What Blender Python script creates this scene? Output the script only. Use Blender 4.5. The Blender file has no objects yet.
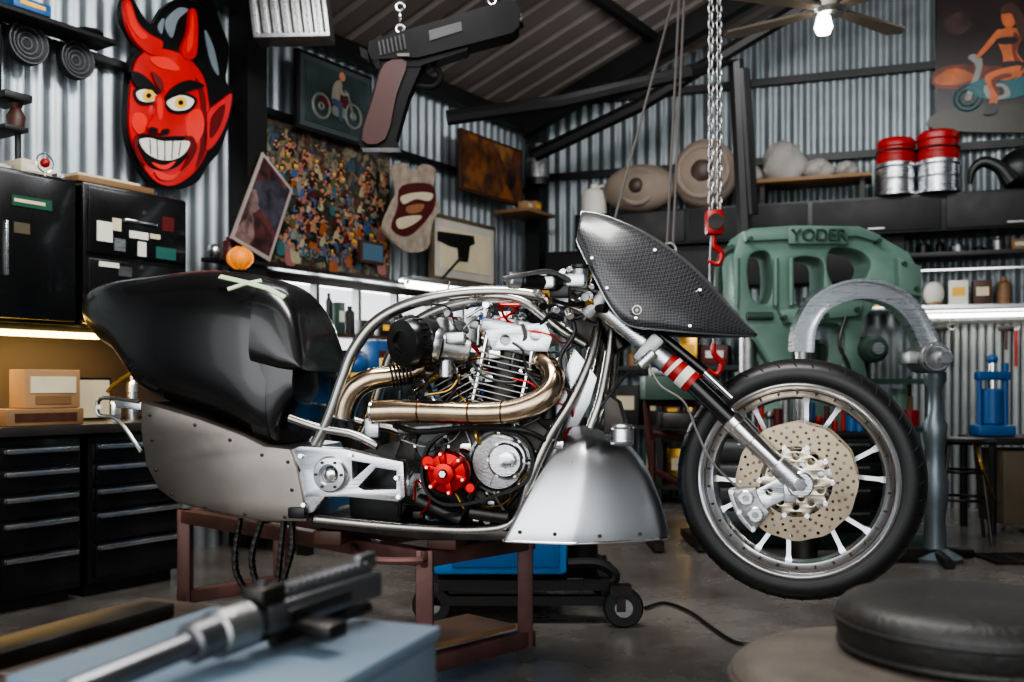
import bpy, bmesh, math, random
from mathutils import Vector as V, Matrix
random.seed(7)
F=1000.0; HZ=385.0; CH=0.8
CAM=V((0,0,CH))
# ------------------------------------------------------------------ image pixel to world point helpers
def ray(u,v): return V(((u-512)/F,1.0,(HZ-v)/F))
def P(u,v,d): return CAM+ray(u,v)*d
def FL(u,v,z=0.0): return CAM+ray(u,v)*((CH-z)/((v-HZ)/F))
def onpl(u,v,p0,n):
    r=ray(u,v); return CAM+r*((p0-CAM).dot(n)/r.dot(n))
LD=V((.532,.847,0)).normalized(); LN=V((LD.y,-LD.x,0)); L0=V((-.512*4,4,0))
def LW(u,v,off=0.0): return onpl(u,v,L0+LN*off,LN)
def tl(u,off=0.0): return (LW(u,HZ,off)-L0).dot(LD)
def lp(t,z,off=0.0): return L0+LD*t+LN*off+V((0,0,z))
CT=tl(535); CORNER=lp(CT,0)
BD=V((.94,-.342,0)).normalized(); BN=V((BD.y,-BD.x,0))
def BW(u,v,off=0.0): return onpl(u,v,CORNER+BN*off,BN)
def tb(u,off=0.0): return (BW(u,HZ,off)-CORNER).dot(BD)
def bp(t,z,off=0.0): return CORNER+BD*t+BN*off+V((0,0,z))
EAVE=2.75; SL=.37; RIDGE=3.5
def roofz(p): return EAVE+SL*p if p<RIDGE else EAVE+SL*(2*RIDGE-p)
# ------------------------------------------------------------------ materials
def lin(c): return tuple(((x/12.92) if x<=.04045 else ((x+.055)/1.055)**2.4) for x in c)
MATS={}
def M(name,col,metal=0.0,rough=.5,var=.12,scale=6.0,bump=0.0,coat=0.0,emit=0.0,stretch=None,bscale=None,spec=.5):
    if name in MATS: return MATS[name]
    m=bpy.data.materials.new(name); m.use_nodes=True; nt=m.node_tree; b=nt.nodes['Principled BSDF']
    c=lin(col)
    tc=nt.nodes.new('ShaderNodeTexCoord'); mp=nt.nodes.new('ShaderNodeMapping')
    nt.links.new(tc.outputs['Object'],mp.inputs['Vector'])
    if stretch: mp.inputs['Scale'].default_value=stretch
    n=nt.nodes.new('ShaderNodeTexNoise'); n.inputs['Scale'].default_value=scale; n.inputs['Detail'].default_value=4
    nt.links.new(mp.outputs[0],n.inputs['Vector'])
    r=nt.nodes.new('ShaderNodeValToRGB')
    r.color_ramp.elements[0].position=.3; r.color_ramp.elements[1].position=.7
    r.color_ramp.elements[0].color=(*[x*(1-var) for x in c],1)
    r.color_ramp.elements[1].color=(*[min(1,x*(1+var)) for x in c],1)
    nt.links.new(n.outputs[0],r.inputs[0]); nt.links.new(r.outputs[0],b.inputs['Base Color'])
    mr=nt.nodes.new('ShaderNodeMapRange'); mr.inputs[3].default_value=max(.02,rough*.8); mr.inputs[4].default_value=min(1,rough*1.2)
    nt.links.new(n.outputs[0],mr.inputs[0]); nt.links.new(mr.outputs[0],b.inputs['Roughness'])
    b.inputs['Metallic'].default_value=metal; b.inputs['Specular IOR Level'].default_value=spec
    b.inputs['Coat Weight'].default_value=coat; b.inputs['Coat Roughness'].default_value=.08
    if emit:
        b.inputs['Emission Color'].default_value=(*c,1); b.inputs['Emission Strength'].default_value=emit
    if bump:
        n2=nt.nodes.new('ShaderNodeTexNoise'); n2.inputs['Scale'].default_value=bscale or scale*6; n2.inputs['Detail'].default_value=4
        nt.links.new(mp.outputs[0],n2.inputs['Vector'])
        bu=nt.nodes.new('ShaderNodeBump'); bu.inputs['Strength'].default_value=bump; bu.inputs['Distance'].default_value=.004
        nt.links.new(n2.outputs[0],bu.inputs['Height']); nt.links.new(bu.outputs[0],b.inputs['Normal'])
    MATS[name]=m; return m
def painting_mat(name,cols,scale=9,dist=.6,mulv=.8):
    m=bpy.data.materials.new(name); m.use_nodes=True; nt=m.node_tree; b=nt.nodes['Principled BSDF']
    tc=nt.nodes.new('ShaderNodeTexCoord')
    vo=nt.nodes.new('ShaderNodeTexVoronoi'); vo.inputs['Scale'].default_value=scale
    n=nt.nodes.new('ShaderNodeTexNoise'); n.inputs['Scale'].default_value=scale*.6; n.inputs['Detail'].default_value=6
    mx=nt.nodes.new('ShaderNodeVectorMath'); mx.operation='MULTIPLY_ADD'
    nt.links.new(tc.outputs['Object'],n.inputs['Vector'])
    nt.links.new(n.outputs['Color'],mx.inputs[0]); mx.inputs[1].default_value=(dist*.3,)*3
    nt.links.new(tc.outputs['Object'],mx.inputs[2]); nt.links.new(mx.outputs[0],vo.inputs['Vector'])
    s=nt.nodes.new('ShaderNodeSeparateColor'); nt.links.new(vo.outputs['Color'],s.inputs[0])
    r=nt.nodes.new('ShaderNodeValToRGB'); nt.links.new(s.outputs[0],r.inputs[0]); r.color_ramp.interpolation='CONSTANT'
    e=r.color_ramp.elements
    while len(e)<len(cols): e.new(.5)
    for i,c in enumerate(cols):
        e[i].position=i/len(cols); e[i].color=(*lin(c),1)
    mul=nt.nodes.new('ShaderNodeMix'); mul.data_type='RGBA'; mul.blend_type='MULTIPLY'; mul.inputs[0].default_value=mulv
    nt.links.new(r.outputs[0],mul.inputs[6])
    r2=nt.nodes.new('ShaderNodeValToRGB'); r2.color_ramp.elements[0].position=.35; r2.color_ramp.elements[1].position=.6
    n3=nt.nodes.new('ShaderNodeTexNoise'); n3.inputs['Scale'].default_value=scale*2.5; n3.inputs['Detail'].default_value=4
    nt.links.new(tc.outputs['Object'],n3.inputs['Vector']); nt.links.new(n3.outputs[0],r2.inputs[0])
    nt.links.new(r2.outputs[0],mul.inputs[7]); nt.links.new(mul.outputs[2],b.inputs['Base Color'])
    b.inputs['Roughness'].default_value=.35
    return m
def carbon_mat():
    m=bpy.data.materials.new('carbon_fibre'); m.use_nodes=True; nt=m.node_tree; b=nt.nodes['Principled BSDF']
    tc=nt.nodes.new('ShaderNodeTexCoord'); mp=nt.nodes.new('ShaderNodeMapping')
    mp.inputs['Rotation'].default_value=(0,math.radians(45),0)
    ch=nt.nodes.new('ShaderNodeTexChecker'); ch.inputs['Scale'].default_value=190
    ch.inputs[1].default_value=(.012,.012,.014,1); ch.inputs[2].default_value=(.058,.058,.063,1)
    nt.links.new(tc.outputs['Object'],mp.inputs[0]); nt.links.new(mp.outputs[0],ch.inputs[0]); nt.links.new(ch.outputs[0],b.inputs['Base Color'])
    b.inputs['Roughness'].default_value=.35; b.inputs['Coat Weight'].default_value=.5; b.inputs['Coat Roughness'].default_value=.15
    return m
alu=M('brushed_aluminium',(.84,.85,.86),1,.28,.10,5,bump=.15,stretch=(1,1,14))
alu_s=M('satin_sheet_aluminium',(.82,.83,.84),1,.33,.06,4,bump=.05)
rimm=M('polished_rim_aluminium',(.93,.93,.94),1,.2,.04,8)
cast=M('cast_aluminium',(.60,.60,.60),1,.38,.2,30,bump=.3)
dsteel=M('dark_steel',(.26,.25,.24),1,.42,.3,12,bump=.15)
panel=M('raw_steel_panel',(.50,.475,.45),1,.40,.2,5,bump=.1)
chrome=M('polished_steel',(.95,.95,.95),1,.14,.04,8)
titan=M('titanium_pipe',(.74,.66,.56),1,.18,.3,9)
ftube=M('frame_tube_steel',(.66,.65,.63),1,.27,.12,9)
rubber=M('tyre_rubber',(.055,.056,.058),0,.45,.15,20,bump=.1)
blk=M('black_paint_gloss',(.04,.04,.045),0,.28,.25,5,coat=.3)
tailm=M('tail_fairing_black',(.055,.055,.06),0,.27,.35,3,bump=.04,coat=.4)
blkm=M('black_matte',(.04,.04,.04),0,.6,.2,10)
blkp=M('black_plastic',(.06,.06,.06),0,.4,.2,10)
steelblk=M('black_structural_steel',(.05,.047,.045),0,.5,.2,4)
red=M('red_anodised',(.70,.05,.04),.75,.28,.15,12)
redp=M('red_paint',(.58,.035,.035),0,.4,.12,6)
dred=M('maroon_paint',(.30,.06,.06),0,.45,.2,6)
whitep=M('white_paint',(.86,.85,.80),0,.5,.05,6)
yell=M('yellow_paint',(.90,.70,.2),0,.5,.1,6)
gold=M('brass',(.78,.60,.28),1,.28,.15,9)
rotor=M('brake_rotor_steel',(.64,.58,.50),1,.30,.15,15)
green=M('machine_green',(.40,.52,.47),.1,.45,.22,4,bump=.1)
dgreen=M('machine_green_dark',(.20,.29,.25),.1,.5,.2,5)
blue=M('cart_blue',(.04,.52,.80),0,.35,.1,4)
bluep=M('hydraulic_blue',(.09,.32,.54),0,.4,.1,4)
boxblue=M('slate_blue_paint',(.37,.44,.50),0,.5,.08,5)
rustb=M('brown_table_steel',(.36,.25,.235),.4,.42,.3,9,bump=.2)
wood=M('wood_plank',(.48,.36,.24),0,.6,.2,5,stretch=(1,1,8))
dwood=M('dark_wood',(.25,.14,.09),0,.5,.25,6,stretch=(1,6,1))
card=M('cardboard',(.60,.46,.32),0,.8,.12,5)
paper=M('aged_paper',(.80,.75,.63),0,.8,.08,8)
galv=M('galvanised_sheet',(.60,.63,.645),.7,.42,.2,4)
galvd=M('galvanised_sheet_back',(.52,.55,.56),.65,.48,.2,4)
roofm=M('roof_sheet',(.47,.44,.42),.3,.55,.14,2)
leather=M('leather_dark',(.095,.087,.08),0,.5,.25,15,bump=.4,bscale=90)
leather2=M('leather_taupe',(.30,.27,.24),0,.6,.25,15,bump=.4,bscale=90)
tan=M('tan_fibre_mould',(.54,.48,.43),0,.7,.2,5,bump=.2)
carbon=carbon_mat()
gunm=M('gunmetal',(.44,.44,.45),.9,.35,.2,14)
ledw=M('led_warm',(1,.82,.40),0,.5,0,emit=20)
ledc=M('led_cool',(1,.98,.93),0,.5,0,emit=9)
def floor_mat():
    m=bpy.data.materials.new('polished_concrete'); m.use_nodes=True; nt=m.node_tree; b=nt.nodes['Principled BSDF']
    tc=nt.nodes.new('ShaderNodeTexCoord'); n=nt.nodes.new('ShaderNodeTexNoise'); n.inputs['Scale'].default_value=1.7; n.inputs['Detail'].default_value=9; n.inputs['Roughness'].default_value=.65
    nt.links.new(tc.outputs['Object'],n.inputs['Vector'])
    r=nt.nodes.new('ShaderNodeValToRGB'); r.color_ramp.elements[0].position=.32; r.color_ramp.elements[1].position=.7
    r.color_ramp.elements[0].color=(*lin((.28,.265,.255)),1); r.color_ramp.elements[1].color=(*lin((.49,.47,.45)),1)
    nt.links.new(n.outputs[0],r.inputs[0]); nt.links.new(r.outputs[0],b.inputs['Base Color'])
    mr=nt.nodes.new('ShaderNodeMapRange'); mr.inputs[3].default_value=.14; mr.inputs[4].default_value=.38
    nt.links.new(n.outputs[0],mr.inputs[0]); nt.links.new(mr.outputs[0],b.inputs['Roughness'])
    return m
concrete=floor_mat()
# ------------------------------------------------------------------ mesh builder
def cat(pts,n=6,closed=False):
    out=[]; L=len(pts)
    rng=range(L) if closed else range(L-1)
    for i in rng:
        if closed: a,b,c,d=pts[i-1],pts[i],pts[(i+1)%L],pts[(i+2)%L]
        else: a=pts[max(i-1,0)];b=pts[i];c=pts[i+1];d=pts[min(i+2,L-1)]
        for j in range(n):
            t=j/n
            out.append(tuple(.5*((2*b[k])+(-a[k]+c[k])*t+(2*a[k]-5*b[k]+4*c[k]-d[k])*t*t+(-a[k]+3*b[k]-3*c[k]+d[k])*t**3) for k in range(len(b))))
    if not closed: out.append(tuple(pts[-1]))
    return out
def basis(ax):
    ax=V(ax).normalized(); h=V((0,0,1)) if abs(ax.z)<.9 else V((1,0,0))
    x=h.cross(ax).normalized(); y=ax.cross(x); return x,y,ax
class B:
    def __init__(s,name): s.n=name; s.v=[]; s.f=[]; s.m=[]; s.mats=[]
    def mi(s,m):
        if m not in s.mats: s.mats.append(m)
        return s.mats.index(m)
    def add(s,vs,fs,m):
        o=len(s.v); k=s.mi(m); s.v+=[V(p) for p in vs]
        for f in fs: s.f.append([i+o for i in f]); s.m.append(k)
    def box(s,c,size,m,ax=None,bev=0.0):
        ax=ax or (V((1,0,0)),V((0,1,0)),V((0,0,1))); c=V(c)
        bm=bmesh.new(); bmesh.ops.create_cube(bm,size=1)
        for v in bm.verts: v.co=V((v.co.x*size[0],v.co.y*size[1],v.co.z*size[2]))
        if bev: bmesh.ops.bevel(bm,geom=bm.edges[:],offset=min(bev,min(size)*.45),segments=2,affect='EDGES',profile=.5)
        bm.verts.index_update()
        s.add([c+ax[0]*v.co.x+ax[1]*v.co.y+ax[2]*v.co.z for v in bm.verts],[[v.index for v in f.verts] for f in bm.faces],m); bm.free()
    def lathe(s,prof,c,ax,m,seg=32,closed=False):
        x,y,z=basis(ax); c=V(c); vs=[];fs=[]; n=len(prof)
        for i in range(seg):
            a=2*math.pi*i/seg; d=x*math.cos(a)+y*math.sin(a)
            for r,h in prof: vs.append(c+d*r+z*h)
        for i in range(seg):
            j=(i+1)%seg
            for k in range(n if closed else n-1):
                k2=(k+1)%n; fs.append([i*n+k,i*n+k2,j*n+k2,j*n+k])
        s.add(vs,fs,m)
    def cyl(s,p0,p1,r,m,r1=None,seg=20,bev=0.0):
        p0=V(p0);p1=V(p1); r1=r if r1 is None else r1; L=(p1-p0).length
        if L<1e-6: return
        e=min(bev,L*.4,min(r,r1)*.6) if bev else 0
        if e: pr=[(0,0),(r-e,0),(r,e),(r1,L-e),(r1-e,L),(0,L)]
        else: pr=[(0,0),(r,0),(r1,L),(0,L)]
        s.lathe(pr,p0,p1-p0,m,seg)
    def tube(s,pts,r,m,seg=10,sm=6,cap=True):
        rr=r if isinstance(r,(list,tuple)) else [r]*len(pts)
        q=[(p[0],p[1],p[2],rr[i]) for i,p in enumerate(pts)]
        if sm and len(q)>2: q=cat(q,sm)
        p=[V(a[:3]) for a in q]; n=len(p); vs=[];fs=[]
        t=(p[1]-p[0]).normalized(); x,y,_=basis(t)
        for i in range(n):
            t2=(p[min(i+1,n-1)]-p[max(i-1,0)])
            if t2.length>1e-9: t2.normalize()
            else: t2=t
            x=(x-t2*x.dot(t2)).normalized(); y=t2.cross(x); t=t2
            for k in range(seg):
                a=2*math.pi*k/seg; vs.append(p[i]+(x*math.cos(a)+y*math.sin(a))*q[i][3])
        for i in range(n-1):
            for k in range(seg):
                l=(k+1)%seg; fs.append([i*seg+k,i*seg+l,(i+1)*seg+l,(i+1)*seg+k])
        if cap: fs.append(list(range(seg))); fs.append([(n-1)*seg+k for k in range(seg)])
        s.add(vs,fs,m)
    def sph(s,c,r,m,seg=20,rings=12,ax=None):
        if not isinstance(r,(tuple,list)): r=(r,r,r)
        ax=ax or (V((1,0,0)),V((0,1,0)),V((0,0,1))); c=V(c); vs=[];fs=[]
        for i in range(rings+1):
            ph=math.pi*i/rings
            for j in range(seg):
                a=2*math.pi*j/seg
                vs.append(c+ax[0]*r[0]*math.sin(ph)*math.cos(a)+ax[1]*r[1]*math.sin(ph)*math.sin(a)+ax[2]*r[2]*math.cos(ph))
        for i in range(rings):
            for j in range(seg):
                k=(j+1)%seg; fs.append([i*seg+j,i*seg+k,(i+1)*seg+k,(i+1)*seg+j])
        s.add(vs,fs,m)
    def loft(s,rings,m,cap=True,closed=True):
        n=len(rings[0]); vs=[p for r in rings for p in r]; fs=[]
        for i in range(len(rings)-1):
            for k in range(n if closed else n-1):
                l=(k+1)%n; fs.append([i*n+k,i*n+l,(i+1)*n+l,(i+1)*n+k])
        if cap and closed: fs.append(list(range(n))); fs.append([(len(rings)-1)*n+k for k in range(n)])
        s.add(vs,fs,m)
    def prism(s,pts,off,m):
        n=len(pts); off=V(off); a=[V(p) for p in pts]
        s.add(a+[p+off for p in a],[list(range(n)),[n+i for i in range(n)][::-1]]+[[i,(i+1)%n,n+(i+1)%n,n+i] for i in range(n)],m)
    def torus(s,c,ax,R,r,m,seg=32,rs=8):
        s.lathe([(R+r*math.cos(2*math.pi*k/rs),r*math.sin(2*math.pi*k/rs)) for k in range(rs)],c,ax,m,seg,closed=True)
    def plate(s,outer,holes,fn,th,m,bev=0.0):
        vs,fs=curve_mesh([outer]+holes,th,bev)
        s.add([fn(a,b,c) for a,b,c in vs],fs,m)
    def text(s,body,size,th,fn,m):
        cu=bpy.data.curves.new('tmp','FONT'); cu.body=body; cu.size=size; cu.extrude=th/2; cu.align_x='CENTER'; cu.align_y='CENTER'
        vs,fs=_conv(cu); s.add([fn(a,b,c) for a,b,c in vs],fs,m)
    def done(s,parent=None,smooth=38):
        me=bpy.data.meshes.new(s.n)
        lo=V((min(p.x for p in s.v),min(p.y for p in s.v),min(p.z for p in s.v))); hi=V((max(p.x for p in s.v),max(p.y for p in s.v),max(p.z for p in s.v)))
        c=(lo+hi)/2; c.z=lo.z
        me.from_pydata([p-c for p in s.v],[],s.f)
        for m in s.mats: me.materials.append(m)
        me.polygons.foreach_set('material_index',s.m)
        bm=bmesh.new(); bm.from_mesh(me); bmesh.ops.remove_doubles(bm,verts=bm.verts[:],dist=1e-6); bmesh.ops.recalc_face_normals(bm,faces=bm.faces[:]); bm.to_mesh(me); bm.free()
        me.polygons.foreach_set('use_smooth',[True]*len(me.polygons))
        me.set_sharp_from_angle(angle=math.radians(smooth))
        o=bpy.data.objects.new(s.n,me); bpy.context.scene.collection.objects.link(o); o.location=c
        if parent: 
            o.parent=parent; o.location=c-parent.location
        return o
def _conv(cu):
    o=bpy.data.objects.new('tmp',cu); bpy.context.scene.collection.objects.link(o)
    dg=bpy.context.evaluated_depsgraph_get(); dg.update()
    me=bpy.data.meshes.new_from_object(o.evaluated_get(dg))
    vs=[tuple(v.co) for v in me.vertices]; fs=[list(p.vertices) for p in me.polygons]
    bpy.data.objects.remove(o); bpy.data.meshes.remove(me); return vs,fs
def curve_mesh(loops,th,bev):
    cu=bpy.data.curves.new('tmp','CURVE'); cu.dimensions='2D'; cu.fill_mode='BOTH'; cu.extrude=max(0,th/2-bev); cu.bevel_depth=bev; cu.bevel_resolution=1; cu.offset=-bev
    for L in loops:
        sp=cu.splines.new('POLY'); sp.points.add(len(L)-1)
        for i,p in enumerate(L): sp.points[i].co=(p[0],p[1],0,1)
        sp.use_cyclic_u=True
    vs,fs=_conv(cu)
    return [(a,b,c+th/2) for a,b,c in vs],fs
def circ(cx,cy,r,n=20,a0=0): return [(cx+r*math.cos(a0+2*math.pi*i/n),cy+r*math.sin(a0+2*math.pi*i/n)) for i in range(n)]
def empty(name,loc):
    o=bpy.data.objects.new(name,None); bpy.context.scene.collection.objects.link(o); o.location=loc; o.empty_display_size=.1; return o
def wallpoly(b,fn,n,pts,off,th,m):
    q=[fn(u,v,off+th) for u,v in pts]; b.prism(q,-n*th,m)
# ------------------------------------------------------------------ room shell
TB=-3.3; PW=7.2
def corr(name,org,dr,nr,length,top,mat,wins=(),pitch=.085,amp=.011,s0=0.0):
    b=B(name); step=pitch/6; n=int(length/step); zs=sorted(set([0.0]+[z for w in wins for z in w[2:]]))
    cols=[]
    for i in range(n+1):
        x=s0+i*step; o=amp*math.sin(2*math.pi*x/pitch); base=org+dr*x+nr*(o-.02)
        cols.append([base+V((0,0,z)) for z in zs]+[base+V((0,0,top(x)))])
    vs=[p for c in cols for p in c]; k=len(zs)+1; fs=[]
    for i in range(n):
        xm=s0+(i+.5)*step
        for j in range(k-1):
            zm=(zs[j]+(zs[j+1] if j+1<len(zs) else 9))/2
            if any(w[0]<xm<w[1] and w[2]<zm<w[3] for w in wins): continue
            fs.append([i*k+j,(i+1)*k+j,(i+1)*k+j+1,i*k+j+1])
    b.add(vs,fs,mat); return b.done(smooth=80)
WT0,WT1,WZ0,WZ1=1.45,3.55,.98,1.37
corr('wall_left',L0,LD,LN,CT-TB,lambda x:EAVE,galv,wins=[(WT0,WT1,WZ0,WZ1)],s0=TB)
def btop(t): return roofz(((bp(t,0)-L0).dot(LN)))
bl=0
while ((bp(bl,0)-L0).dot(LN))<PW: bl+=.05
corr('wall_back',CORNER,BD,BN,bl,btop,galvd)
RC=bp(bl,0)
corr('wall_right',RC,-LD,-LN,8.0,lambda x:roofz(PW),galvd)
b=B('unseen_front_wall')  # open garage front: unseen piers and header, added to narrow the incoming daylight
for p0,p1,z0,z1 in ((0,1.0,0,EAVE+.3),(5.8,PW,0,EAVE+.1),(1.0,5.8,2.5,3.2)):
    b.box(lp(TB,(z0+z1)/2,(p0+p1)/2),(.06,p1-p0,z1-z0),galvd,(LD,LN,V((0,0,1))))
b.done()
b=B('floor'); b.prism([lp(TB,0,-.1),lp(CT+.4,0,-.1),RC+LD*.6+LN*.2,lp(TB,0,PW+.3)],V((0,0,-.1)),concrete); b.done()
b=B('ceiling')
for (pa,pb) in ((0,RIDGE),(RIDGE,PW)):
    vs=[];fs=[];pit=.2;st=pit/8;n=int((CT+.6-TB)/st)
    for i in range(n+1):
        t=TB+i*st; ph=(t/pit)%1; o=.025 if ph<.2 else 0
        for p in (pa,pb): vs.append(lp(t,roofz(p)+o,p))
    for i in range(n): fs.append([i*2,i*2+1,i*2+3,i*2+2])
    b.add(vs,fs,roofm)
b.done(smooth=20)
b=B('trim_steel_frame')
up=V((0,0,1))
for t in (CT-.25,1.24,-1.6):
    for (pa,pb) in ((.05,RIDGE),(RIDGE,PW-.05)):
        a=lp(t,roofz(pa)-.09,pa); c=lp(t,roofz(pb)-.09,pb) 
        d=(c-a).normalized(); x=LD; y=d.cross(x)
        b.box((a+c)/2,((c-a).length,.08,.15),steelblk,(d,x,y))
for p in (1.1,2.2,3.3,4.4,5.5):
    a=lp(TB,roofz(p)-.03,p); c=lp(CT-.1,roofz(p)-.03,p)
    b.box((a+c)/2,((c-a).length,.05,.06),steelblk,(LD,LN,up))
t=1.24; b.box(lp(t,EAVE/2,.08),(.13,.13,EAVE),steelblk,(LD,LN,up))
b.box(lp(CT-.15,EAVE/2,.1),(.12,.12,EAVE),steelblk,(LD,LN,up))
b.tube([P(447,118,5.9),P(560,102,6.0),P(690,72,6.1)],.045,steelblk,8,0)
b.tube([P(690,72,6.1),P(736,62,6.15),P(745,235,6.2)],.05,steelblk,8,0)
b.tube([P(741,70,6.15),P(750,215,6.2)],.055,steelblk,8,0)
b.tube([P(535,155,6.9),P(640,105,6.6),P(800,8,6.3)],.05,steelblk,8,0)
b.done()
b=B('trim_wall_girts')
for z in (2.35,2.9):
    b.box(bp(bl/2,z,.02),(bl-.2,.04,.05),steelblk,(BD,BN,up))
b.box(lp((CT+TB)/2,EAVE-.05,.05),(CT-TB,.06,.1),steelblk,(LD,LN,up))
b.done()
b=B('window_1')
w=.04
b.box(lp((WT0+WT1)/2,WZ0,0),(WT1-WT0+.08,.06,w),steelblk,(LD,LN,up)); b.box(lp((WT0+WT1)/2,WZ1,0),(WT1-WT0+.08,.06,w),steelblk,(LD,LN,up))
for i in range(7):
    t=WT0+(WT1-WT0)*i/6; b.box(lp(t,(WZ0+WZ1)/2,0),(.025,.05,WZ1-WZ0),steelblk,(LD,LN,up))
b.done()
# ------------------------------------------------------------------ left wall things
LA=(LD,LN,up)
def lbox(b,t0,t1,z0,z1,o0,o1,m,bev=0.0): b.box(lp((t0+t1)/2,(z0+z1)/2,(o0+o1)/2),(abs(t1-t0),abs(o1-o0),abs(z1-z0)),m,LA,bev)
BA=(BD,BN,up)
def bbox(b,t0,t1,z0,z1,o0,o1,m,bev=0.0): b.box(bp((t0+t1)/2,(z0+z1)/2,(o0+o1)/2),(abs(t1-t0),abs(o1-o0),abs(z1-z0)),m,BA,bev)
ch_ends=[(-1.5,tl(-6,.55)),(tl(-4,.55),tl(84,.55)),(tl(91,.55),tl(186,.55))]
for (t0,t1) in ch_ends:
    b=B('tool_chest'); lbox(b,t0,t1,.05,.62,.05,.53,blk,.006); lbox(b,t0+.02,t1-.02,0,.05,.1,.48,blkm)
    z=.075
    for h in (.14,.12,.09,.09,.08):
        lbox(b,t0+.02,t1-.02,z,z+h-.012,.53,.55,blk,.004)
        lbox(b,t0+.03,t1-.03,z+h-.035,z+h-.018,.55,.568,alu,.003); z+=h
    b.done()
b=B('workbench_top'); lbox(b,-1.6,tl(190,.57),.62,.655,.0,.58,M('bench_top',(.24,.23,.22),.5,.35,.2,5),.004); b.done()
b=B('wall_cabinet'); t0,t1=-.9,tl(79,.36); lbox(b,t0,t1,1.03,1.6,.02,.34,blk,.008)
n=3
for i in range(n):
    a=t0+(t1-t0)*i/n; c=t0+(t1-t0)*(i+1)/n; lbox(b,a+.01,c-.01,1.045,1.585,.34,.357,blk,.006); lbox(b,a+.03,a+.042,1.2,1.4,.357,.375,alu,.003)
lbox(b,tl(12,.36),tl(52,.36),1.46,1.5,.356,.361,M('label_green',(.08,.28,.2))); lbox(b,tl(14,.36),tl(45,.36),1.475,1.487,.361,.363,paper); lbox(b,tl(14,.36),tl(30,.36),1.36,1.4,.356,.361,M('label_brown',(.3,.27,.2)))
b.done()
b=B('wall_cabinet'); t0,t1=tl(83,.36),tl(187,.36); lbox(b,t0,t1,1.04,1.6,.02,.36,blk,.012)
lbox(b,t0+.015,t1-.015,1.06,1.30,.36,.375,blk,.006); lbox(b,t0+.015,t1-.015,1.32,1.58,.36,.375,blk,.006)
for (z) in (1.2,1.46): lbox(b,(t0+t1)/2-.08,(t0+t1)/2+.08,z,z+.014,.375,.39,chrome,.004)
for (a,z,w,h,m) in ((.05,1.37,.07,.08,whitep),(.13,1.34,.05,.05,alu),(.2,1.40,.09,.03,whitep),(.12,1.42,.04,.05,paper),(.33,1.33,.10,.05,M('sticker_teal',(.15,.35,.32))),(.06,1.27,.09,.02,whitep),(.24,1.33,.04,.06,whitep),(.36,1.45,.06,.06,dred),(.15,1.24,.06,.04,cast),(.3,1.41,.05,.02,paper)):
    lbox(b,t0+a,t0+a+w,z,z+h,.375,.379,m)
b.done()
b=B('under_cabinet_light'); lbox(b,-.9,tl(99,.3),1.005,1.028,.28,.32,blkm); lbox(b,-.9,tl(98,.3),.985,1.005,.285,.330,ledw); b.done()
b=B('wall_backboard'); lbox(b,-1.5,tl(190),.66,1.0,-.005,.03,M('backboard',(.23,.18,.14),0,.6)); b.done()
def clutter(name,pf,t0,t1,z,o0,o1,hs,ws,mats,fill=.85):
    b=B(name); t=t0
    while t<t1:
        w=random.uniform(*ws); h=random.uniform(*hs); w=min(w,t1-t)
        if w<.02: break
        if random.random()<fill:
            m=random.choice(mats); k=random.random(); o=random.uniform(o0,o1)
            c=pf(t+w/2,z,o)
            if k<.45:
                ax=LA if pf is lp else BA
                b.box(c+V((0,0,h/2)),(w*.9,min(.2,w),h),m,ax,.004)
                b.box(c+V((0,0,h*.55))+ (ax[1]*(min(.2,w)/2+.001)),(w*.6,.003,h*.35),random.choice([paper,whitep,dred,yell]),ax)
            elif k<.8:
                r=w*.42; b.lathe([(0,0),(r,0),(r,h*.75),(r*.85,h*.82),(r*.5,h*.86),(r*.5,h),(0,h)],c,up,m,14)
            else:
                b.sph(c+V((0,0,h*.4)),(w*.45,w*.4,h*.4),m,12,8)
                b.cyl(c,c+V((0,0,h*.3)),w*.3,random.choice(mats),seg=12)
        t+=w+random.uniform(0,.02)
    return b.done()
cm=[blkp,card,paper,alu,dred,dgreen,dwood,bluep,whitep,yell,blkm,dsteel,cast]
clutter('cabinet_top_clutter',lp,-.3,tl(44),1.605,.12,.22,(.03,.10),(.08,.18),[blkp,cast,blkm,paper],.9)
b=B('wood_tray'); lbox(b,tl(74,.3),tl(150,.3),1.605,1.63,.1,.33,wood,.004); lbox(b,tl(78,.3),tl(140,.3),1.63,1.645,.12,.3,paper); b.done()
b=B('cardboard_box'); c=lp(tl(42,.42),.716,.44); b.box(c+V((0,0,.07)),(.22,.10,.14),card,LA,.004); b.box(c+V((0,0,.085))+LN*.052,(.18,.004,.06),paper,LA); b.box(c+V((0,0,.03))+LN*.052,(.14,.004,.03),M('card_dark',(.45,.34,.22)),LA); b.done()
b=B('wood_box'); c=lp(tl(40,.5),.655,.46); b.box(c+V((0,0,.03)),(.3,.16,.06),wood,LA,.004); b.box(c+V((0,0,.03))+LN*.081,(.24,.004,.03),dwood,LA); b.done()
b=B('framed_paper'); c=lp(tl(92,.3),.655,.3); b.box(c+V((0,0,.09)),(.16,.02,.17),blkp,LA); b.box(c+V((0,0,.09))+LN*.012,(.14,.004,.15),paper,LA); b.done()
clutter('bench_clutter',lp,tl(104,.25),tl(135,.25),.655,.2,.3,(.08,.2),(.05,.1),cm,1)
b=B('shelf_upper'); lbox(b,-1.5,CT-.2,2.20,2.235,.0,.05,steelblk,.003)
b.done()
b=B('shelf_bracketed'); lbox(b,-1.2,tl(118,.2),2.237,2.257,.05,.2,steelblk,.003); b.done()
clutter('shelf_upper_clutter',lp,-.3,tl(112,.12),2.259,.10,.13,(.04,.12),(.06,.18),[blkp,cast,bluep,dwood,blkm],.9)
spk=M('speaker_grey',(.30,.31,.32),.5,.4)
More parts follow.
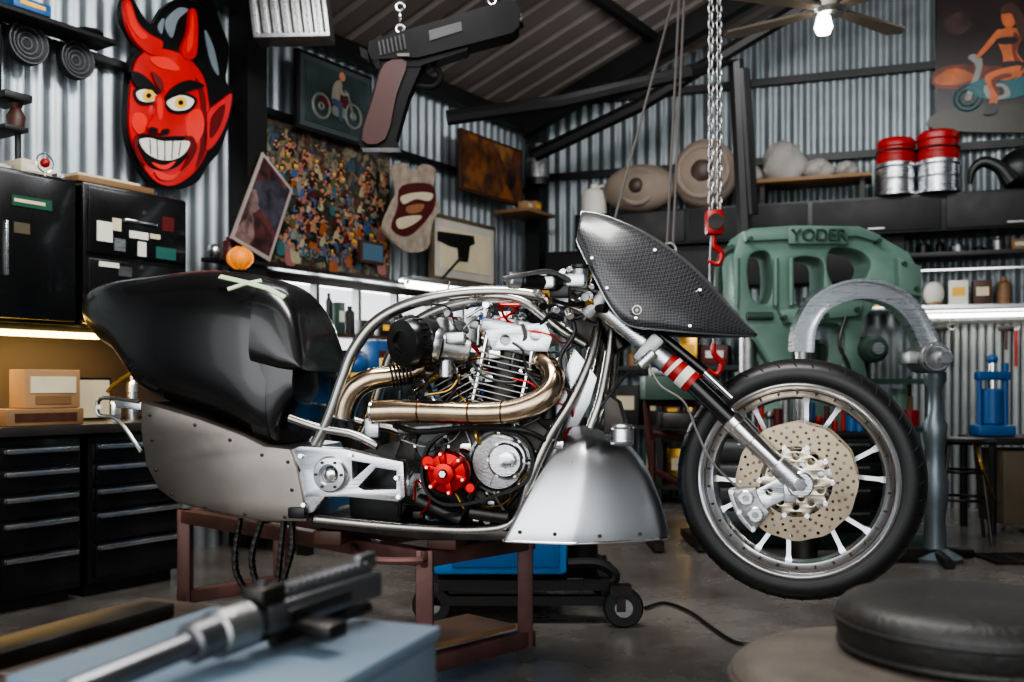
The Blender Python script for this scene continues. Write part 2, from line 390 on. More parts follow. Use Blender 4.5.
for (u,v,r) in ((24,44,.088),(73,61,.080)):
    b=B('wall_speaker'); c=LW(u,v,.055)
    b.lathe([(0,0),(r,0),(r,.03),(r*.93,.038),(0,.01)],c,LN,blkm,28)
    for k in (.93,.70,.48,.25): b.torus(c+LN*(.01+.028*k),LN,r*k,.004,spk,28,6)
    b.done()
b=B('red_ball_ornament'); c=LW(45,163,.34); b.sph(c,.018,redp); b.cyl(c,c+V((0,0,.04)),.002,chrome,seg=6); b.torus(c,LN,.035,.003,chrome,20,5); b.cyl(c-V((0,0,.05)),c,.003,chrome,seg=6); b.done()
b=B('wall_bracket_lamp'); 
lbox(b,tl(-10,.1),tl(18,.1),1.9,1.93,.02,.2,steelblk,.004); lbox(b,tl(-10,.1),tl(14,.1),1.78,1.80,.02,.2,steelblk,.004); b.lathe([(0,0),(.03,.0),(.035,.05),(.02,.08),(.03,.11),(0,.12)],lp(tl(10,.1),1.8,.14),up,dwood,16); b.cyl(lp(tl(12,.1),1.62,.14),lp(tl(12,.1),1.93,.14),.012,blkp); b.cyl(lp(tl(-4,.1),1.93,.1),lp(tl(-4,.1),2.2,.1),.02,blkp); b.done()
# --- devil sign
b=B('devil_head_sign')
def lpoly(pts,off,th,m,smn=4): wallpoly(b,LW,LN,cat(pts,smn,True) if smn else pts,off,th,m)
bk=M('sign_black',(.02,.02,.02),0,.3,.1,spec=.3)
rd=M('sign_red',(.72,.03,.03),0,.3,.12,8,coat=.3); rdd=M('sign_dark_red',(.36,.01,.015),0,.35,.1); rdl=M('sign_light_red',(.86,.16,.10),0,.3,.1,coat=.3)
O=.08
lpoly([(123,0),(131,-4),(150,24),(163,8),(180,-2),(196,2),(212,-1),(220,22),(229,48),(226,80),(234,92),(230,120),(220,150),(208,165),(196,183),(172,190),(150,182),(134,158),(126,128),(127,92),(130,62),(136,48),(122,20)],O,.03,bk)
lpoly([(142,54),(158,48),(185,56),(203,76),(209,104),(211,135),(203,160),(188,178),(170,186),(154,180),(140,160),(130,132),(130,100),(134,68)],O+.03,.012,rd)
lpoly([(125,1),(131,2),(138,22),(150,34),(163,42),(157,55),(144,50),(132,36),(125,16)],O+.03,.02,rd)
lpoly([(127,4),(131,8),(138,26),(148,36),(140,38),(130,24)],O+.05,.004,rdl)
lpoly([(191,9),(197,14),(198,36),(196,56),(186,59),(182,48),(188,32)],O+.03,.02,rd)
lpoly([(192,14),(194,20),(193,44),(188,52),(188,40),(191,28)],O+.05,.004,rdl)
lpoly([(208,112),(222,100),(232,94),(228,118),(218,140),(207,150),(204,132)],O+.03,.016,rd)
lpoly([(212,118),(225,104),(221,124),(211,138)],O+.046,.004,rdd)
lpoly([(188,114),(201,110),(204,130),(194,146),(187,136)],O+.042,.005,rdl)
lpoly([(135,113),(145,115),(147,128),(139,134),(132,124)],O+.042,.005,rdl)
lpoly([(150,58),(168,58),(180,70),(160,68)],O+.042,.005,rdl)
lpoly([(155,170),(170,175),(180,171),(172,180),(160,179)],O+.042,.008,rdl)
lpoly([(196,78),(204,92),(207,120),(206,150),(196,168),(200,148),(202,120),(200,95)],O+.042,.004,rdd)
lpoly([(184,140),(192,136),(197,148),(190,162),(182,170),(188,156)],O+.047,.004,rdd)
lpoly([(134,140),(139,136),(138,150),(146,166),(138,158)],O+.047,.004,rdd)
lpoly([(152,72),(162,80),(163,92),(156,84)],O+.047,.004,rdd)
lpoly([(131,72),(142,74),(156,87),(162,98),(150,90),(136,86)],O+.045,.010,bk)
lpoly([(165,99),(175,86),(190,80),(205,86),(192,90),(177,96)],O+.045,.010,bk)
lpoly([(134,90),(148,86),(160,97),(151,105),(138,103)],O+.043,.004,bk)
lpoly([(165,102),(180,92),(197,99),(190,112),(172,113)],O+.043,.004,bk)
for (pts,cx,cy) in (([(137,92),(148,89),(158,97),(150,102),(140,100)],149,95.5),([(167,102),(180,95),(194,100),(188,109),(174,110)],181,102.5)):
    lpoly(pts,O+.047,.005,whitep); lpoly(circ(cx,cy,6,10),O+.052,.004,yell,1); lpoly(circ(cx,cy,2.6,8),O+.056,.003,bk,1)
lpoly([(157,95),(164,98),(166,116),(172,129),(158,133),(148,127),(155,114)],O+.042,.022,rd)
lpoly([(158,98),(162,100),(163,114),(160,120),(158,112)],O+.064,.003,rdl)
lpoly([(151,127),(158,129),(156,133),(150,131)],O+.06,.006,bk); lpoly([(162,130),(169,129),(168,134),(162,134)],O+.06,.006,bk)
lpoly([(136,136),(148,134),(160,137),(176,136),(194,138),(190,152),(178,166),(164,170),(150,166),(141,152)],O+.042,.006,bk)
lpoly([(140,140),(150,138),(162,141),(177,141),(190,142),(184,154),(172,160),(158,159),(146,152)],O+.048,.006,whitep)
for (ax_,ay,bx,by) in ((150,139,151,154),(157,140,158,158),(165,141,165,160),(173,141,172,159),(181,142,179,156)):
    lpoly([(ax_-.4,ay),(ax_+.4,ay),(bx+.4,by),(bx-.4,by)],O+.054,.002,bk,0)
lpoly([(152,162),(164,165),(176,161),(168,169),(158,168)],O+.048,.007,rdl)
gh=M('sign_grey',(.40,.44,.47))
lpoly([(165,22),(178,8),(188,10),(178,20),(172,38)],O+.03,.006,gh)
lpoly([(205,30),(214,48),(219,75),(211,62)],O+.03,.006,gh)
lpoly([(158,26),(164,18),(162,34)],O+.03,.006,gh)
b.done()
# --- pictures on left wall
def pict(name,u0,u1,vt,vb,mat,frame=blkp,fw=.02,off=.0,mat2=None,mw=.0):
    t0,t1=tl(u0,off),tl(u1,off); p=LW(u0,vt,off); q=LW(u0,vb,off); b=B(name)
    z1,z0=p.z,q.z
    lbox(b,t0,t1,z0,z1,off,off+.03,frame,.004); lbox(b,t0+fw,t1-fw,z0+fw,z1-fw,off+.03,off+.034,mat2 or mat)
    if mat2: lbox(b,t0+fw+mw,t1-fw-mw,z0+fw+mw,z1-fw-mw,off+.034,off+.038,mat)
    return b,(t0,t1,z0,z1)
def flat(b,pts,c,s,off,m,th=.003,smn=3):
    pts=cat(pts,smn,True) if smn else pts
    b.prism([c+LD*(x*s)+up*(y*s)+LN*(off+th) for x,y in pts],-LN*th,m)
def painted_bike(b,c,s,off,body,metal):
    for x in (-.75,.75): b.torus(c+LD*(x*s)+LN*off,LN,.38*s,.05*s,metal,18,5); b.torus(c+LD*(x*s)+LN*off,LN,.10*s,.04*s,metal,10,5)
    flat(b,[(-.9,.2),(-.5,.35),(-.2,.3),(.1,.5),(.4,.45),(.5,.25),(.3,.1),(-.3,0)],c,s,off,body)
    flat(b,[(-.25,-.15),(.3,-.15),(.3,.15),(-.2,.15)],c,s,off+.003,metal); flat(b,[(.78,-.05),(.5,.7),(.3,.78),(.33,.7),(.45,.62),(.70,-.05)],c,s,off+.002,metal,.003,0)
def painted_rider(b,c,s,off,col,skin,leg):
    flat(b,[(-.35,.35),(-.25,.9),(.05,1.15),(.2,1.0),(.1,.6),(.0,.3)],c,s,off,col); flat(b,circ(.2,1.3,.17,8),c,s,off+.001,skin,.003,0)
    flat(b,[(0,1.05),(.25,.75),(.5,.75),(.5,.68),(.2,.62),(-.05,.85)],c,s,off+.003,col); flat(b,[(-.3,.4),(.2,.3),(.15,-.25),(.35,-.3),(.05,-.35),(-.02,.1),(-.35,.2)],c,s,off+.003,leg)
crowd=painting_mat('crowd_mural_paint',[(.16,.15,.12),(.30,.26,.18),(.20,.28,.20),(.42,.38,.30),(.24,.18,.14),(.22,.30,.36),(.5,.46,.38),(.34,.20,.16)],20,.8,.6)
b,(t0,t1,z0,z1)=pict('crowd_painting',247,386,114,262,crowd,dwood,.015,.06)
mb=M('mural_blue',(.22,.32,.46)); mo=M('mural_olive',(.30,.31,.17)); ms=M('painted_skin',(.66,.45,.34))
cols=[card,M('mural_cream',(.62,.58,.46)),dred,dgreen,mb,blkp,dwood,blkm,mo,M('mural_grey',(.45,.45,.42)),M('mural_orange',(.58,.30,.12)),M('mural_teal',(.18,.36,.36)),M('mural_pink',(.55,.35,.33))]
for i in range(190):
    f=i/189; z=z1-.11-(z1-z0-.17)*f+random.uniform(-.03,.03); s=(.038+.035*f)*random.uniform(.75,1.25); t=random.uniform(t0+.05,t1-.05); of=.0905+i*.00006
    z=max(z0+.05,z)
    c=lp(t,z,0)
    if f>.3 and random.random()<.35 and t0+.09<t<t1-.09: painted_bike(b,c,s*1.0,of,random.choice(cols),random.choice([blkp,dsteel,M('mural_steel',(.4,.42,.43))])); painted_rider(b,c+up*(.01),s*.95,of+.004,random.choice(cols),ms,random.choice([blkm,mb,dwood]))
    else:
        k=random.uniform(-.25,.25); flat(b,[(-.4,-.6),(-.35+k,.2),(-.2+k,.45),(.2+k,.45),(.38+k,.2),(.4,-.6)],c,s,of,random.choice(cols)); flat(b,circ(k,.72,.22,8),c,s,of+.001,ms,.003,0); flat(b,[(k-.24,.75),(k-.2,1.0),(k+.2,1.0),(k+.24,.75),(k,.88)],c,s,of+.003,random.choice([blkm,dwood,yell,blkp,dwood]),.002,0)
        a=random.uniform(-1,1); flat(b,[(k+.2,.4),(k+.3,.25),(k+.7,.3+a*.5),(k+.68,.42+a*.5)],c,s,of+.004,ms,.002,0)
b.done()
b,(t0,t1,z0,z1)=pict('motorcycle_picture',293,368,48,128,M('picture_bg_green',(.16,.22,.21),0,.4,.5,6),blkp,.02,.12,M('picture_mat',(.24,.27,.28),0,.4),.03)
c=lp((t0+t1)/2,z0+.15,0); painted_bike(b,c,.17,.159,dred,M('print_grey',(.42,.42,.40))); painted_rider(b,c,.15,.163,M('print_white',(.5,.48,.42)),ms,M('print_denim',(.2,.26,.34)))
b.done()
orange=painting_mat('orange_abstract_paint',[(.40,.20,.08),(.55,.32,.12),(.26,.13,.07),(.45,.26,.11),(.6,.4,.18)],4,.8)
b,_=pict('orange_painting',457,519,128,190,orange,dwood,.02,.10); b.done()
b=B('tilted_poster'); q=[(263,152),(293,190),(270,262),(231,238)]
wallpoly(b,LW,LN,q,.16,.012,M('poster_edge',(.60,.55,.52))); wallpoly(b,LW,LN,[(264,157),(290,190),(269,256),(235,236)],.172,.003,painting_mat('poster_print',[(.42,.22,.22),(.5,.40,.38),(.32,.18,.18),(.25,.24,.28)],6,.6)); b.done()
b=B('leather_vest_banner'); lpoly([(392,168),(404,163),(414,170),(424,164),(436,170),(432,192),(440,206),(432,225),(428,248),(408,252),(392,240),(384,226),(392,205),(398,190)],.20,.02,M('banner_cream',(.62,.56,.50),0,.6,.3,20))
lpoly([(402,186),(430,184),(436,200),(428,218),(408,236),(392,228),(398,208)],.22,.006,dred); lpoly([(402,196),(420,192),(433,194),(429,201),(416,199),(404,204)],.226,.004,paper); lpoly([(397,220),(408,216),(422,216),(414,224),(400,229)],.226,.004,paper); lpoly([(408,206),(424,204),(420,212),(408,213)],.226,.004,M('banner_tan',(.6,.4,.28))); b.done()
b,(t0,t1,z0,z1)=pict('framed_pistol_print',428,492,212,280,paper,M('frame_bronze',(.38,.32,.25),.3,.4),.03,.14,M('mat_board',(.72,.70,.66)),.05)
wallpoly(b,LW,LN,[(438,231),(474,236),(475,244),(470,246),(468,262),(459,261),(458,248),(450,246),(438,240)],.18,.004,blkp); b.done()
b,_=pict('small_framed_photo',357,380,240,262,M('photo_blue',(.3,.42,.5)),dwood,.015,.16); b.done()
b=B('orange_lamp'); c=LW(240,258,.24); b.sph(c,(.06,.06,.05),M('pumpkin',(.85,.5,.15),0,.5,emit=.5),16,10)
for k in range(8):
    a=k*math.pi/4; b.tube([c+V((.055*math.cos(a)*q,.055*math.sin(a)*q,z)) for q,z in ((.3,.05),(1,.02),(1.02,-.02),(.4,-.05))],.006,M('pumpkin',(0,0,0)),6,3)
b.cyl(c,c+LN*-.2,.008,blkp); b.done()
b=B('shelf_window'); lbox(b,tl(195),CT-.25,1.392,1.412,.04,.17,steelblk,.003); b.done()
b=B('window_sill'); lbox(b,tl(195),CT-.25,1.06,1.08,.05,.2,dwood); b.done()
clutter('window_shelf_clutter',lp,tl(195),tl(226),1.414,.09,.10,(.05,.12),(.05,.09),cm,1)
clutter('window_shelf_clutter',lp,tl(505,.1),CT-.5,1.414,.09,.12,(.06,.2),(.06,.14),cm,.8)
clutter('sill_clutter',lp,tl(275),CT-.4,1.082,.08,.13,(.04,.26),(.04,.12),[blkp,blkm,dwood,dgreen,dred,dsteel,paper,yell,steelblk],.9)
b=B('back_bench'); lbox(b,tl(195),CT-.95,.80,.84,.05,.6,dwood,.004)
for t in (1.15,2.2,3.2): lbox(b,t,t+.05,0,.8,.5,.56,steelblk); 
lbox(b,tl(195),CT-.95,.3,.33,.05,.56,dwood)
b.done()
clutter('back_bench_clutter',lp,tl(205,.3),CT-1.0,.842,.25,.45,(.08,.24),(.07,.2),cm,.9)
clutter('back_bench_lower_clutter',lp,tl(205,.3),CT-1.0,.332,.2,.42,(.15,.35),(.12,.25),[blkp,blkm,card,dgreen,dred],.95)
b=B('bench_fluorescent_lamp'); c0=LW(408,284,.4); c1=c0+LD*.6; b.tube([c0,c1],.02,ledc,10,0); b.box((c0+c1)/2+V((0,0,.03)),(.64,.1,.03),alu,LA,.005)
for c in (c0,c1): b.cyl(c+V((0,0,.04)),c+V((0,0,.0)),.01,blkp); 
b.cyl(c0+LD*.3+V((0,0,.04)),lp(tl(430),1.60,.24),.008,blkp); b.done()
b=B('storage_canister'); c=lp(CT-.26,2.24,.18); b.lathe([(0,0),(.08,0),(.08,.24),(.085,.25),(.085,.29),(.03,.31),(0,.31)],c,up,blkp,20); b.lathe([(.081,.05),(.083,.06),(.083,.18),(.081,.19)],c,up,cast,20); b.done()
b=B('wooden_ledge'); lbox(b,CT-.60,CT-.22,2.0,2.025,.02,.3,wood,.004); b.done()
clutter('wooden_ledge_clutter',lp,CT-.48,CT-.26,2.027,.18,.2,(.06,.12),(.06,.1),[blkp,card,blkm],.9)
b=B('louvre_heater'); c=P(290,2,4.7)
ax=(V((.96,0,.02)).normalized(),V((0,1,0)),V((-.12,0,.99)).normalized())
b.box(c,(.36,.14,.38),cast,ax,.01)
for k in range(14): b.box(c+ax[0]*(-.155+.024*k)-ax[1]*.075,(.010,.012,.34),dsteel if k%2 else alu,ax)
b.done()
# ------------------------------------------------------------------ giant hanging pistol
b=B('hanging_pistol_sculpture'); D=4.1
def gp(pts,y0,y1,m,smn=0):
    pts=cat(pts,smn,True) if smn else pts
    q=[P(u,v,D) +V((0,y0,0)) for u,v in pts]; b.prism(q,V((0,y1-y0,0)),m)
g2=M('sculpture_black',(.025,.025,.027),0,.6,.3,8,spec=.15)
gp([(371,46),(505,6),(515,7),(520,13),(519,32),(512,38),(420,62),(374,64),(370,56)],-.06,.06,g2)
gp([(378,60),(470,46),(468,54),(424,68),(420,70),(384,70)],-.045,.045,g2)
gp([(384,62),(420,58),(424,66),(409,100),(397,142),(400,150),(362,150),(359,143),(372,100)],-.04,.04,g2)
gp([(386,68),(408,66),(398,98),(387,142),(364,143),(375,102)],-.055,.055,M('grip_wood',(.18,.06,.045),0,.5,.35,8,spec=.3),3)
b.tube([P(417,66,D),P(432,66,D),P(441,76,D),P(433,87,D),P(412,85,D)],.012,g2,8,5); b.tube([P(420,64,D),P(425,72,D),P(420,79,D)],.008,g2,6,3)
gp([(368,52),(360,48),(362,58),(370,62)],-.02,.02,g2); gp([(374,42),(381,36),(386,41)],-.02,.02,g2); gp([(500,2),(508,0),(510,5)],-.01,.01,g2)
for k in range(7): gp([(380+4*k,47-1.2*k),(381.6+4*k,46.5-1.2*k),(384+4*k,60-1.0*k),(382.4+4*k,60.5-1.0*k)],-.066,-.058,blkm)
b.cyl(P(516,22,D),P(522,20.5,D),.03,dsteel); 
gp([(430,36),(462,27),(463,36),(431,46)],-.064,-.055,M('port_dark',(.10,.10,.10),.3,.5))
for u,v in ((400,36),(492,8)):
    for k in range(10): b.torus(P(u,v,D)+V((0,0,.03+.045*k)),V((1,0,0)) if k%2 else V((0,1,0)),.017,.0045,alu,10,5)
b.box(P(405,60,D)-V((0,.062,0)),(.05,.01,.012),dsteel)
b.done()
# ------------------------------------------------------------------ back wall things
b=B('back_wall_cabinets'); T0=tb(575,.35); T1=tb(1090,.35)
bbox(b,T0,T1,1.76,2.0,.0,.36,blkp,.006)
k=T0
while k<T1-.3:
    bbox(b,k+.01,k+.78,1.775,1.985,.36,.375,blkm,.005); bbox(b,k+.35,k+.45,1.79,1.8,.375,.385,cast); k+=.8
b.done()
b=B('back_wall_lower_cabinet'); bbox(b,tb(545,.3),tb(905,.3),1.47,1.755,.0,.3,blkm,.006); b.done()
b=B('back_wall_shelf'); bbox(b,tb(845,.35),tb(1090,.35),1.27,1.30,.0,.36,alu,.003); bbox(b,tb(920,.3),tb(1090,.3),1.235,1.255,.1,.18,ledc); 
b.done()
b=B('back_wall_mid_shelf'); bbox(b,tb(910,.3),tb(1090,.3),1.61,1.64,.0,.3,steelblk,.003); bbox(b,tb(910,.3),tb(1090,.3),1.52,1.53,.28,.3,chrome); b.done()
clutter('back_shelf_boxes',bp,tb(922,.3),tb(1015,.3),1.302,.15,.22,(.15,.2),(.10,.16),[card,wood,whitep,paper,dwood],1)
clutter('back_shelf_boxes',bp,tb(852,.3),tb(918,.3),1.302,.15,.22,(.05,.15),(.06,.14),cm,1)
clutter('back_mid_shelf_clutter',bp,tb(915,.3),tb(1060,.3),1.642,.12,.17,(.04,.1),(.05,.14),[blkp,blkm,dsteel,card,dred,cast],1)
corrw=B('back_splash_sheet'); 
t=tb(915,.03)
while t<tb(1090,.03):
    corrw.cyl(bp(t,.0,.02),bp(t,1.22,.02),.022,M('white_sheet',(.60,.62,.62),.3,.4),seg=8); t+=.05
corrw.done()
b=B('hanging_hand_tools')
for k,u in enumerate((928,940,952,1006,1016)):
    c=BW(u,330,.08); h=random.uniform(.12,.26); m=random.choice([dwood,redp,blkp]); b.cyl(c,c-V((0,0,h)),.010,m,seg=8)
    if k%2: b.box(c+V((0,0,.01)),(.09,.03,.03),dsteel,BA,.004)
    else: b.torus(c+V((0,0,.02)),BN,.02,.006,cast,14,5)
b.box(BW(965,322,.07),(.75,.02,.02),steelblk,BA); b.done()
b=B('mould_shelf'); bbox(b,tb(745,.3),tb(872,.3),2.14,2.165,.05,.35,wood,.003)
for t in (tb(760,.3),tb(860,.3)): bbox(b,t,t+.03,2.0,2.14,.1,.3,steelblk)
b.done()
for (u,v,rx,rz) in ((640,178,.26,.17),(705,180,.22,.24)):
    b=B('fibreglass_mould'); c=BW(u,v,.25); c.z=2.005+rz
    b.sph(c,(rx,.14,rz),tan,28,16,(BD,BN,up)); b.torus(c+BN*.1,BN,rz*.7,.018,tan,28,8); b.sph(c+BN*.11,(rz*.35,.05,rz*.35),M('mould_dark',(.28,.22,.19)),16,10,(BD,BN,up))
    b.done()
b=B('white_jug'); r,h=.09,.22; c=BW(594,186,.25); c.z=2.003; b.lathe([(0,0),(r,0),(r,h*.6),(r*.8,h*.8),(r*.3,h*.9),(r*.3,h),(0,h)],c,up,whitep,18); b.torus(c+V((r*.7,0,h*.75)),V((0,1,0)),.05,.01,whitep,14,6); b.done()
for (u,w,h) in ((783,.15,.28),(750,.09,.14),(818,.11,.14),(846,.08,.11)):
    b=B('cloth_bag'); c=BW(u,170,.2); c.z=2.166
    rings=[]
    for i in range(9):
        f=i/8; rr=[]
        for k in range(20):
            a=2*math.pi*k/20; q=(math.sin(math.pi*min(1,f*.8+.12))**.6)*(1-.25*f*f)*(1+.14*math.sin(3*a+f*5)+.06*math.sin(7*a+f*9))
            if i==8: q*=.25
            rr.append(c+BD*(w*q*math.cos(a))+BN*(.1*q*math.sin(a))+V((0,0,h*f)))
        rings.append(rr)
    b.loft(rings,M('bag_cloth',(.60,.58,.56),0,.8,.2,5)); b.done()
for u in (896,938):
    b=B('paint_pail'); c=BW(u,190,.3); c.z=2.005; s=1.0 if u==896 else 1.08
    b.lathe([(0,0),(.125*s,0),(.125*s,.015),(.115*s,.02),(.115*s,.17),(.125*s,.18),(.125*s,.2)],c,up,alu,24)
    b.lathe([(.1,.19),(.118*s,.2),(.122*s,.25),(.112*s,.26),(.112*s,.30*s),(.12*s,.31*s),(.118*s,.34*s),(.10,.36*s),(0,.36*s)],c,up,redp,24); b.torus(c+V((0,0,.28)),up,.115*s,.008,dred,24,6); b.torus(c+V((0,0,.1)),up,.118*s,.006,alu,24,6)
    b.done()
b=B('black_helmet'); c=BW(1024,165,.16); c.z=2.002+.14; b.sph(c,(.16,.13,.14),blkp,20,14); b.torus(c+BN*.05-V((0,0,.02)),BN,.1,.02,blkp,20,8); b.done()
b=B('curved_horn'); 
b.tube([BW(970,184,.33),BW(973,170,.33),BW(984,162,.33),BW(1000,168,.33),BW(1012,182,.33)],[.012,.025,.035,.04,.045],blkp,12,5); b.done()
b=B('motorcycle_pinup_painting'); n=BN
t0,t1=tb(935,.05),tb(1075,.05); z0=BW(935,134,.05).z; z1=BW(935,-40,.05).z
bbox(b,t0,t1,z0,z1,.045,.06,blkp,.004)
bbox(b,t0+.01,t1-.01,z0+.01,z1-.01,.06,.064,M('painting_brown',(.13,.08,.07),0,.4,.5,4))
def bpoly(pts,off,th,m,smn=3): wallpoly(b,BW,BN,cat(pts,smn,True),off,th,m)
bpoly([(937,70),(965,64),(1000,66),(1068,58),(1068,80),(1000,88),(937,88)],.064,.001,M('painting_dusk',(.40,.15,.07),0,.4,.5,10))
bpoly([(937,76),(955,68),(975,76),(960,84),(937,84)],.0655,.001,M('painting_glow',(.66,.34,.12),0,.4,.4,10))
bpoly([(937,112),(980,106),(1068,104),(1068,130),(937,130)],.064,.002,M('painting_ground',(.17,.16,.09),0,.4,.5,14))
bpoly([(945,20),(960,12),(972,22),(962,34),(948,32)],.064,.001,M('painting_cloud',(.22,.13,.12),0,.4,.5,10))
sk2=M('painted_skin_warm',(.72,.38,.20),0,.5,.25,12); sk3=M('painted_skin_shadow',(.42,.18,.10),0,.5,.25,12)
teal=M('painted_teal',(.08,.34,.36),0,.4); silv=M('painted_silver',(.5,.5,.48),0,.4)
for cx,cy,rr in ((968,98,13),(1042,92,15)):
    for r in (rr,rr*.62,3): 
        c=BW(cx,cy,.072); b.torus(c,BN,r*6.3/1000,.006,teal if r>5 else silv,22,5)
    for k in range(8):
        a=k*math.pi/4; c=BW(cx,cy,.072); b.cyl(c,c+BD*(.07*math.cos(a))+V((0,0,.07*math.sin(a))),.002,silv,seg=5)
bpoly([(968,88),(984,78),(1000,80),(1016,76),(1036,78),(1040,86),(1022,96),(1000,100),(982,98)],.07,.004,teal); bpoly([(984,86),(1004,84),(1010,96),(990,100)],.074,.004,silv); bpoly([(992,88),(1002,87),(1004,94),(994,96)],.078,.002,blkp)
bpoly([(965,98),(976,68),(968,58),(975,54),(983,64),(971,98)],.07,.003,silv); bpoly([(966,88),(974,82),(982,86),(974,90)],.072,.003,teal)
bpoly([(1002,12),(1010,8),(1016,14),(1015,24),(1008,28),(1002,22)],.076,.004,sk2)
bpoly([(1000,10),(1010,2),(1021,10),(1026,26),(1024,42),(1018,32),(1012,14),(1003,14)],.08,.003,dwood)
bpoly([(1000,30),(1016,28),(1022,38),(1017,52),(1026,66),(1018,78),(1004,74),(1003,56),(998,42)],.076,.004,sk2)
bpoly([(1014,32),(1021,40),(1016,52),(1024,66),(1019,70),(1012,52)],.0805,.002,sk3)
bpoly([(999,38),(1016,37),(1016,43),(1000,44)],.081,.002,blkp); bpoly([(1003,62),(1024,62),(1021,70),(1005,71)],.081,.002,blkp)
bpoly([(1001,31),(993,44),(980,57),(977,55),(988,41),(997,30)],.078,.004,sk2)
bpoly([(1022,66),(1010,80),(994,80),(998,96),(995,110),(989,108),(990,92),(985,76),(1004,68)],.08,.004,sk2); bpoly([(1012,76),(996,82),(1000,94),(997,94),(991,80),(1006,73)],.0845,.002,sk3)
bpoly([(989,104),(997,104),(996,113),(984,114)],.085,.003,blkp)
b.done()
# ------------------------------------------------------------------ power hammer
b=B('power_hammer'); D=5.2
def yp(pts,y0,y1,m,smn=0,holes=()):
    def f(L): return [( (u-512)/F*D, CH+(HZ-v)/F*D) for u,v in L]
    o=f(cat(pts,smn,True) if smn else pts); hs=[f(cat(h,4,True)) for h in holes]
    b.plate(o,hs,lambda x,z,t:V((x,D+y1-t,z)),abs(y1-y0),m,.012)
yp([(733,240),(745,232),(790,229),(848,230),(872,240),(900,256),(911,276),(910,302),(898,306),(884,298),(872,300),(858,318),(852,340),(858,372),(870,410),(885,470),(890,545),(735,545),(742,470),(755,420),(766,385),(764,362),(752,342),(738,330),(728,300),(727,262)],-.13,.13,green,0,
   holes=[[(786,262),(812,262),(816,280),(812,305),(790,308),(783,285)],[(824,252),(850,254),(862,268),(850,288),(830,292),(820,272)],[(745,258),(762,256),(766,280),(762,304),(748,302),(742,280)],[(790,330),(830,326),(836,350),(826,380),(796,384),(786,356)]])
yp([(736,236),(848,231),(870,240),(868,247),(846,241),(738,246)],-.17,.17,green)
yp([(770,312),(852,306),(850,318),(776,326)],-.17,.17,green)
yp([(884,262),(908,270),(908,300),(886,296)],-.18,.18,green)
b.text('YODER',.085,.02,lambda x,y,t:V((P(808,241,D).x+x,D-.19+t,P(808,241,D).z+y)),dgreen)
b.box(P(808,240,D)-V((0,.165,0)),(.30,.02,.09),green,None,.006)
for u,v in ((742,244),(775,320),(845,312),(890,268),(902,292),(866,246),(815,318)): b.cyl(P(u,v,D)-V((0,.2,0)),P(u,v,D),.012,dgreen,seg=8)
for u in (730,768,783): b.cyl(P(u,262,D)-V((0,.15,0)),P(u,308,D)-V((0,.15,0)),.014,green,seg=10)
b.cyl(P(740,318,D)-V((0,.15,0)),P(765,318,D)-V((0,.15,0)),.02,dgreen)
b.cyl(P(748,330,D),P(748,395,D),.045,cast,seg=20); b.cyl(P(748,372,D),P(748,384,D),.07,dgreen); b.cyl(P(748,400,D),P(748,545,D),.08,dgreen,.11)
b.cyl(P(862,350,D)-V((.0,.2,0)),P(862,350,D),.07,dgreen,seg=24,bev=.02); b.cyl(P(862,350,D)-V((.0,.24,0)),P(862,350,D),.03,alu)
b.tube([P(730,250,D)-V((0,.1,0)),P(716,262,D)-V((0,.1,0)),P(714,300,D)-V((0,.1,0)),P(720,335,D)-V((0,.1,0))],.02,dgreen,8,5)
b.tube([P(836,318,D)-V((0,.16,0)),P(828,345,D)-V((0,.18,0)),P(838,372,D)-V((0,.18,0)),P(830,400,D)-V((0,.18,0))],.010,blkp,8,5)
b.box(V((P(810,500,D).x,D,.03)),(1.0,.5,.06),dgreen,None,.01)
b.done()
b=B('tool_cart'); x0,x1=P(712,0,4.86).x,P(884,0,4.86).x; xm=(x0+x1)/2
b.box(V((xm,4.86,.32)),(x1-x0,.15,.46),blkm,None,.01); b.box(V((xm,4.86,.56)),(x1-x0+.03,.17,.025),dsteel,None,.005)
for k in range(4): b.box(V((xm,4.78,.15+.11*k)),(x1-x0-.04,.012,.095),blk,None,.004); b.box(V((xm,4.77,.185+.11*k)),(x1-x0-.2,.012,.012),cast,None,.003)
for dx in (x0+.06,x1-.06): b.cyl(V((dx-.015,4.86,.045)),V((dx+.015,4.86,.045)),.045,blkp,seg=16)
for k in range(20):
    x=x0+.04+k*(x1-x0-.08)/19; h=random.uniform(.05,.2); m=random.choice([cast,redp,blkp,alu,card,dsteel,dred,yell,bluep]); b.cyl(V((x,4.86,.573)),V((x,4.86,.573+h)),random.uniform(.010,.026),m,seg=12,bev=.004)
    if k%3==0: b.sph(V((x,4.86,.573+h)),.024,m,10,8)
b.done()
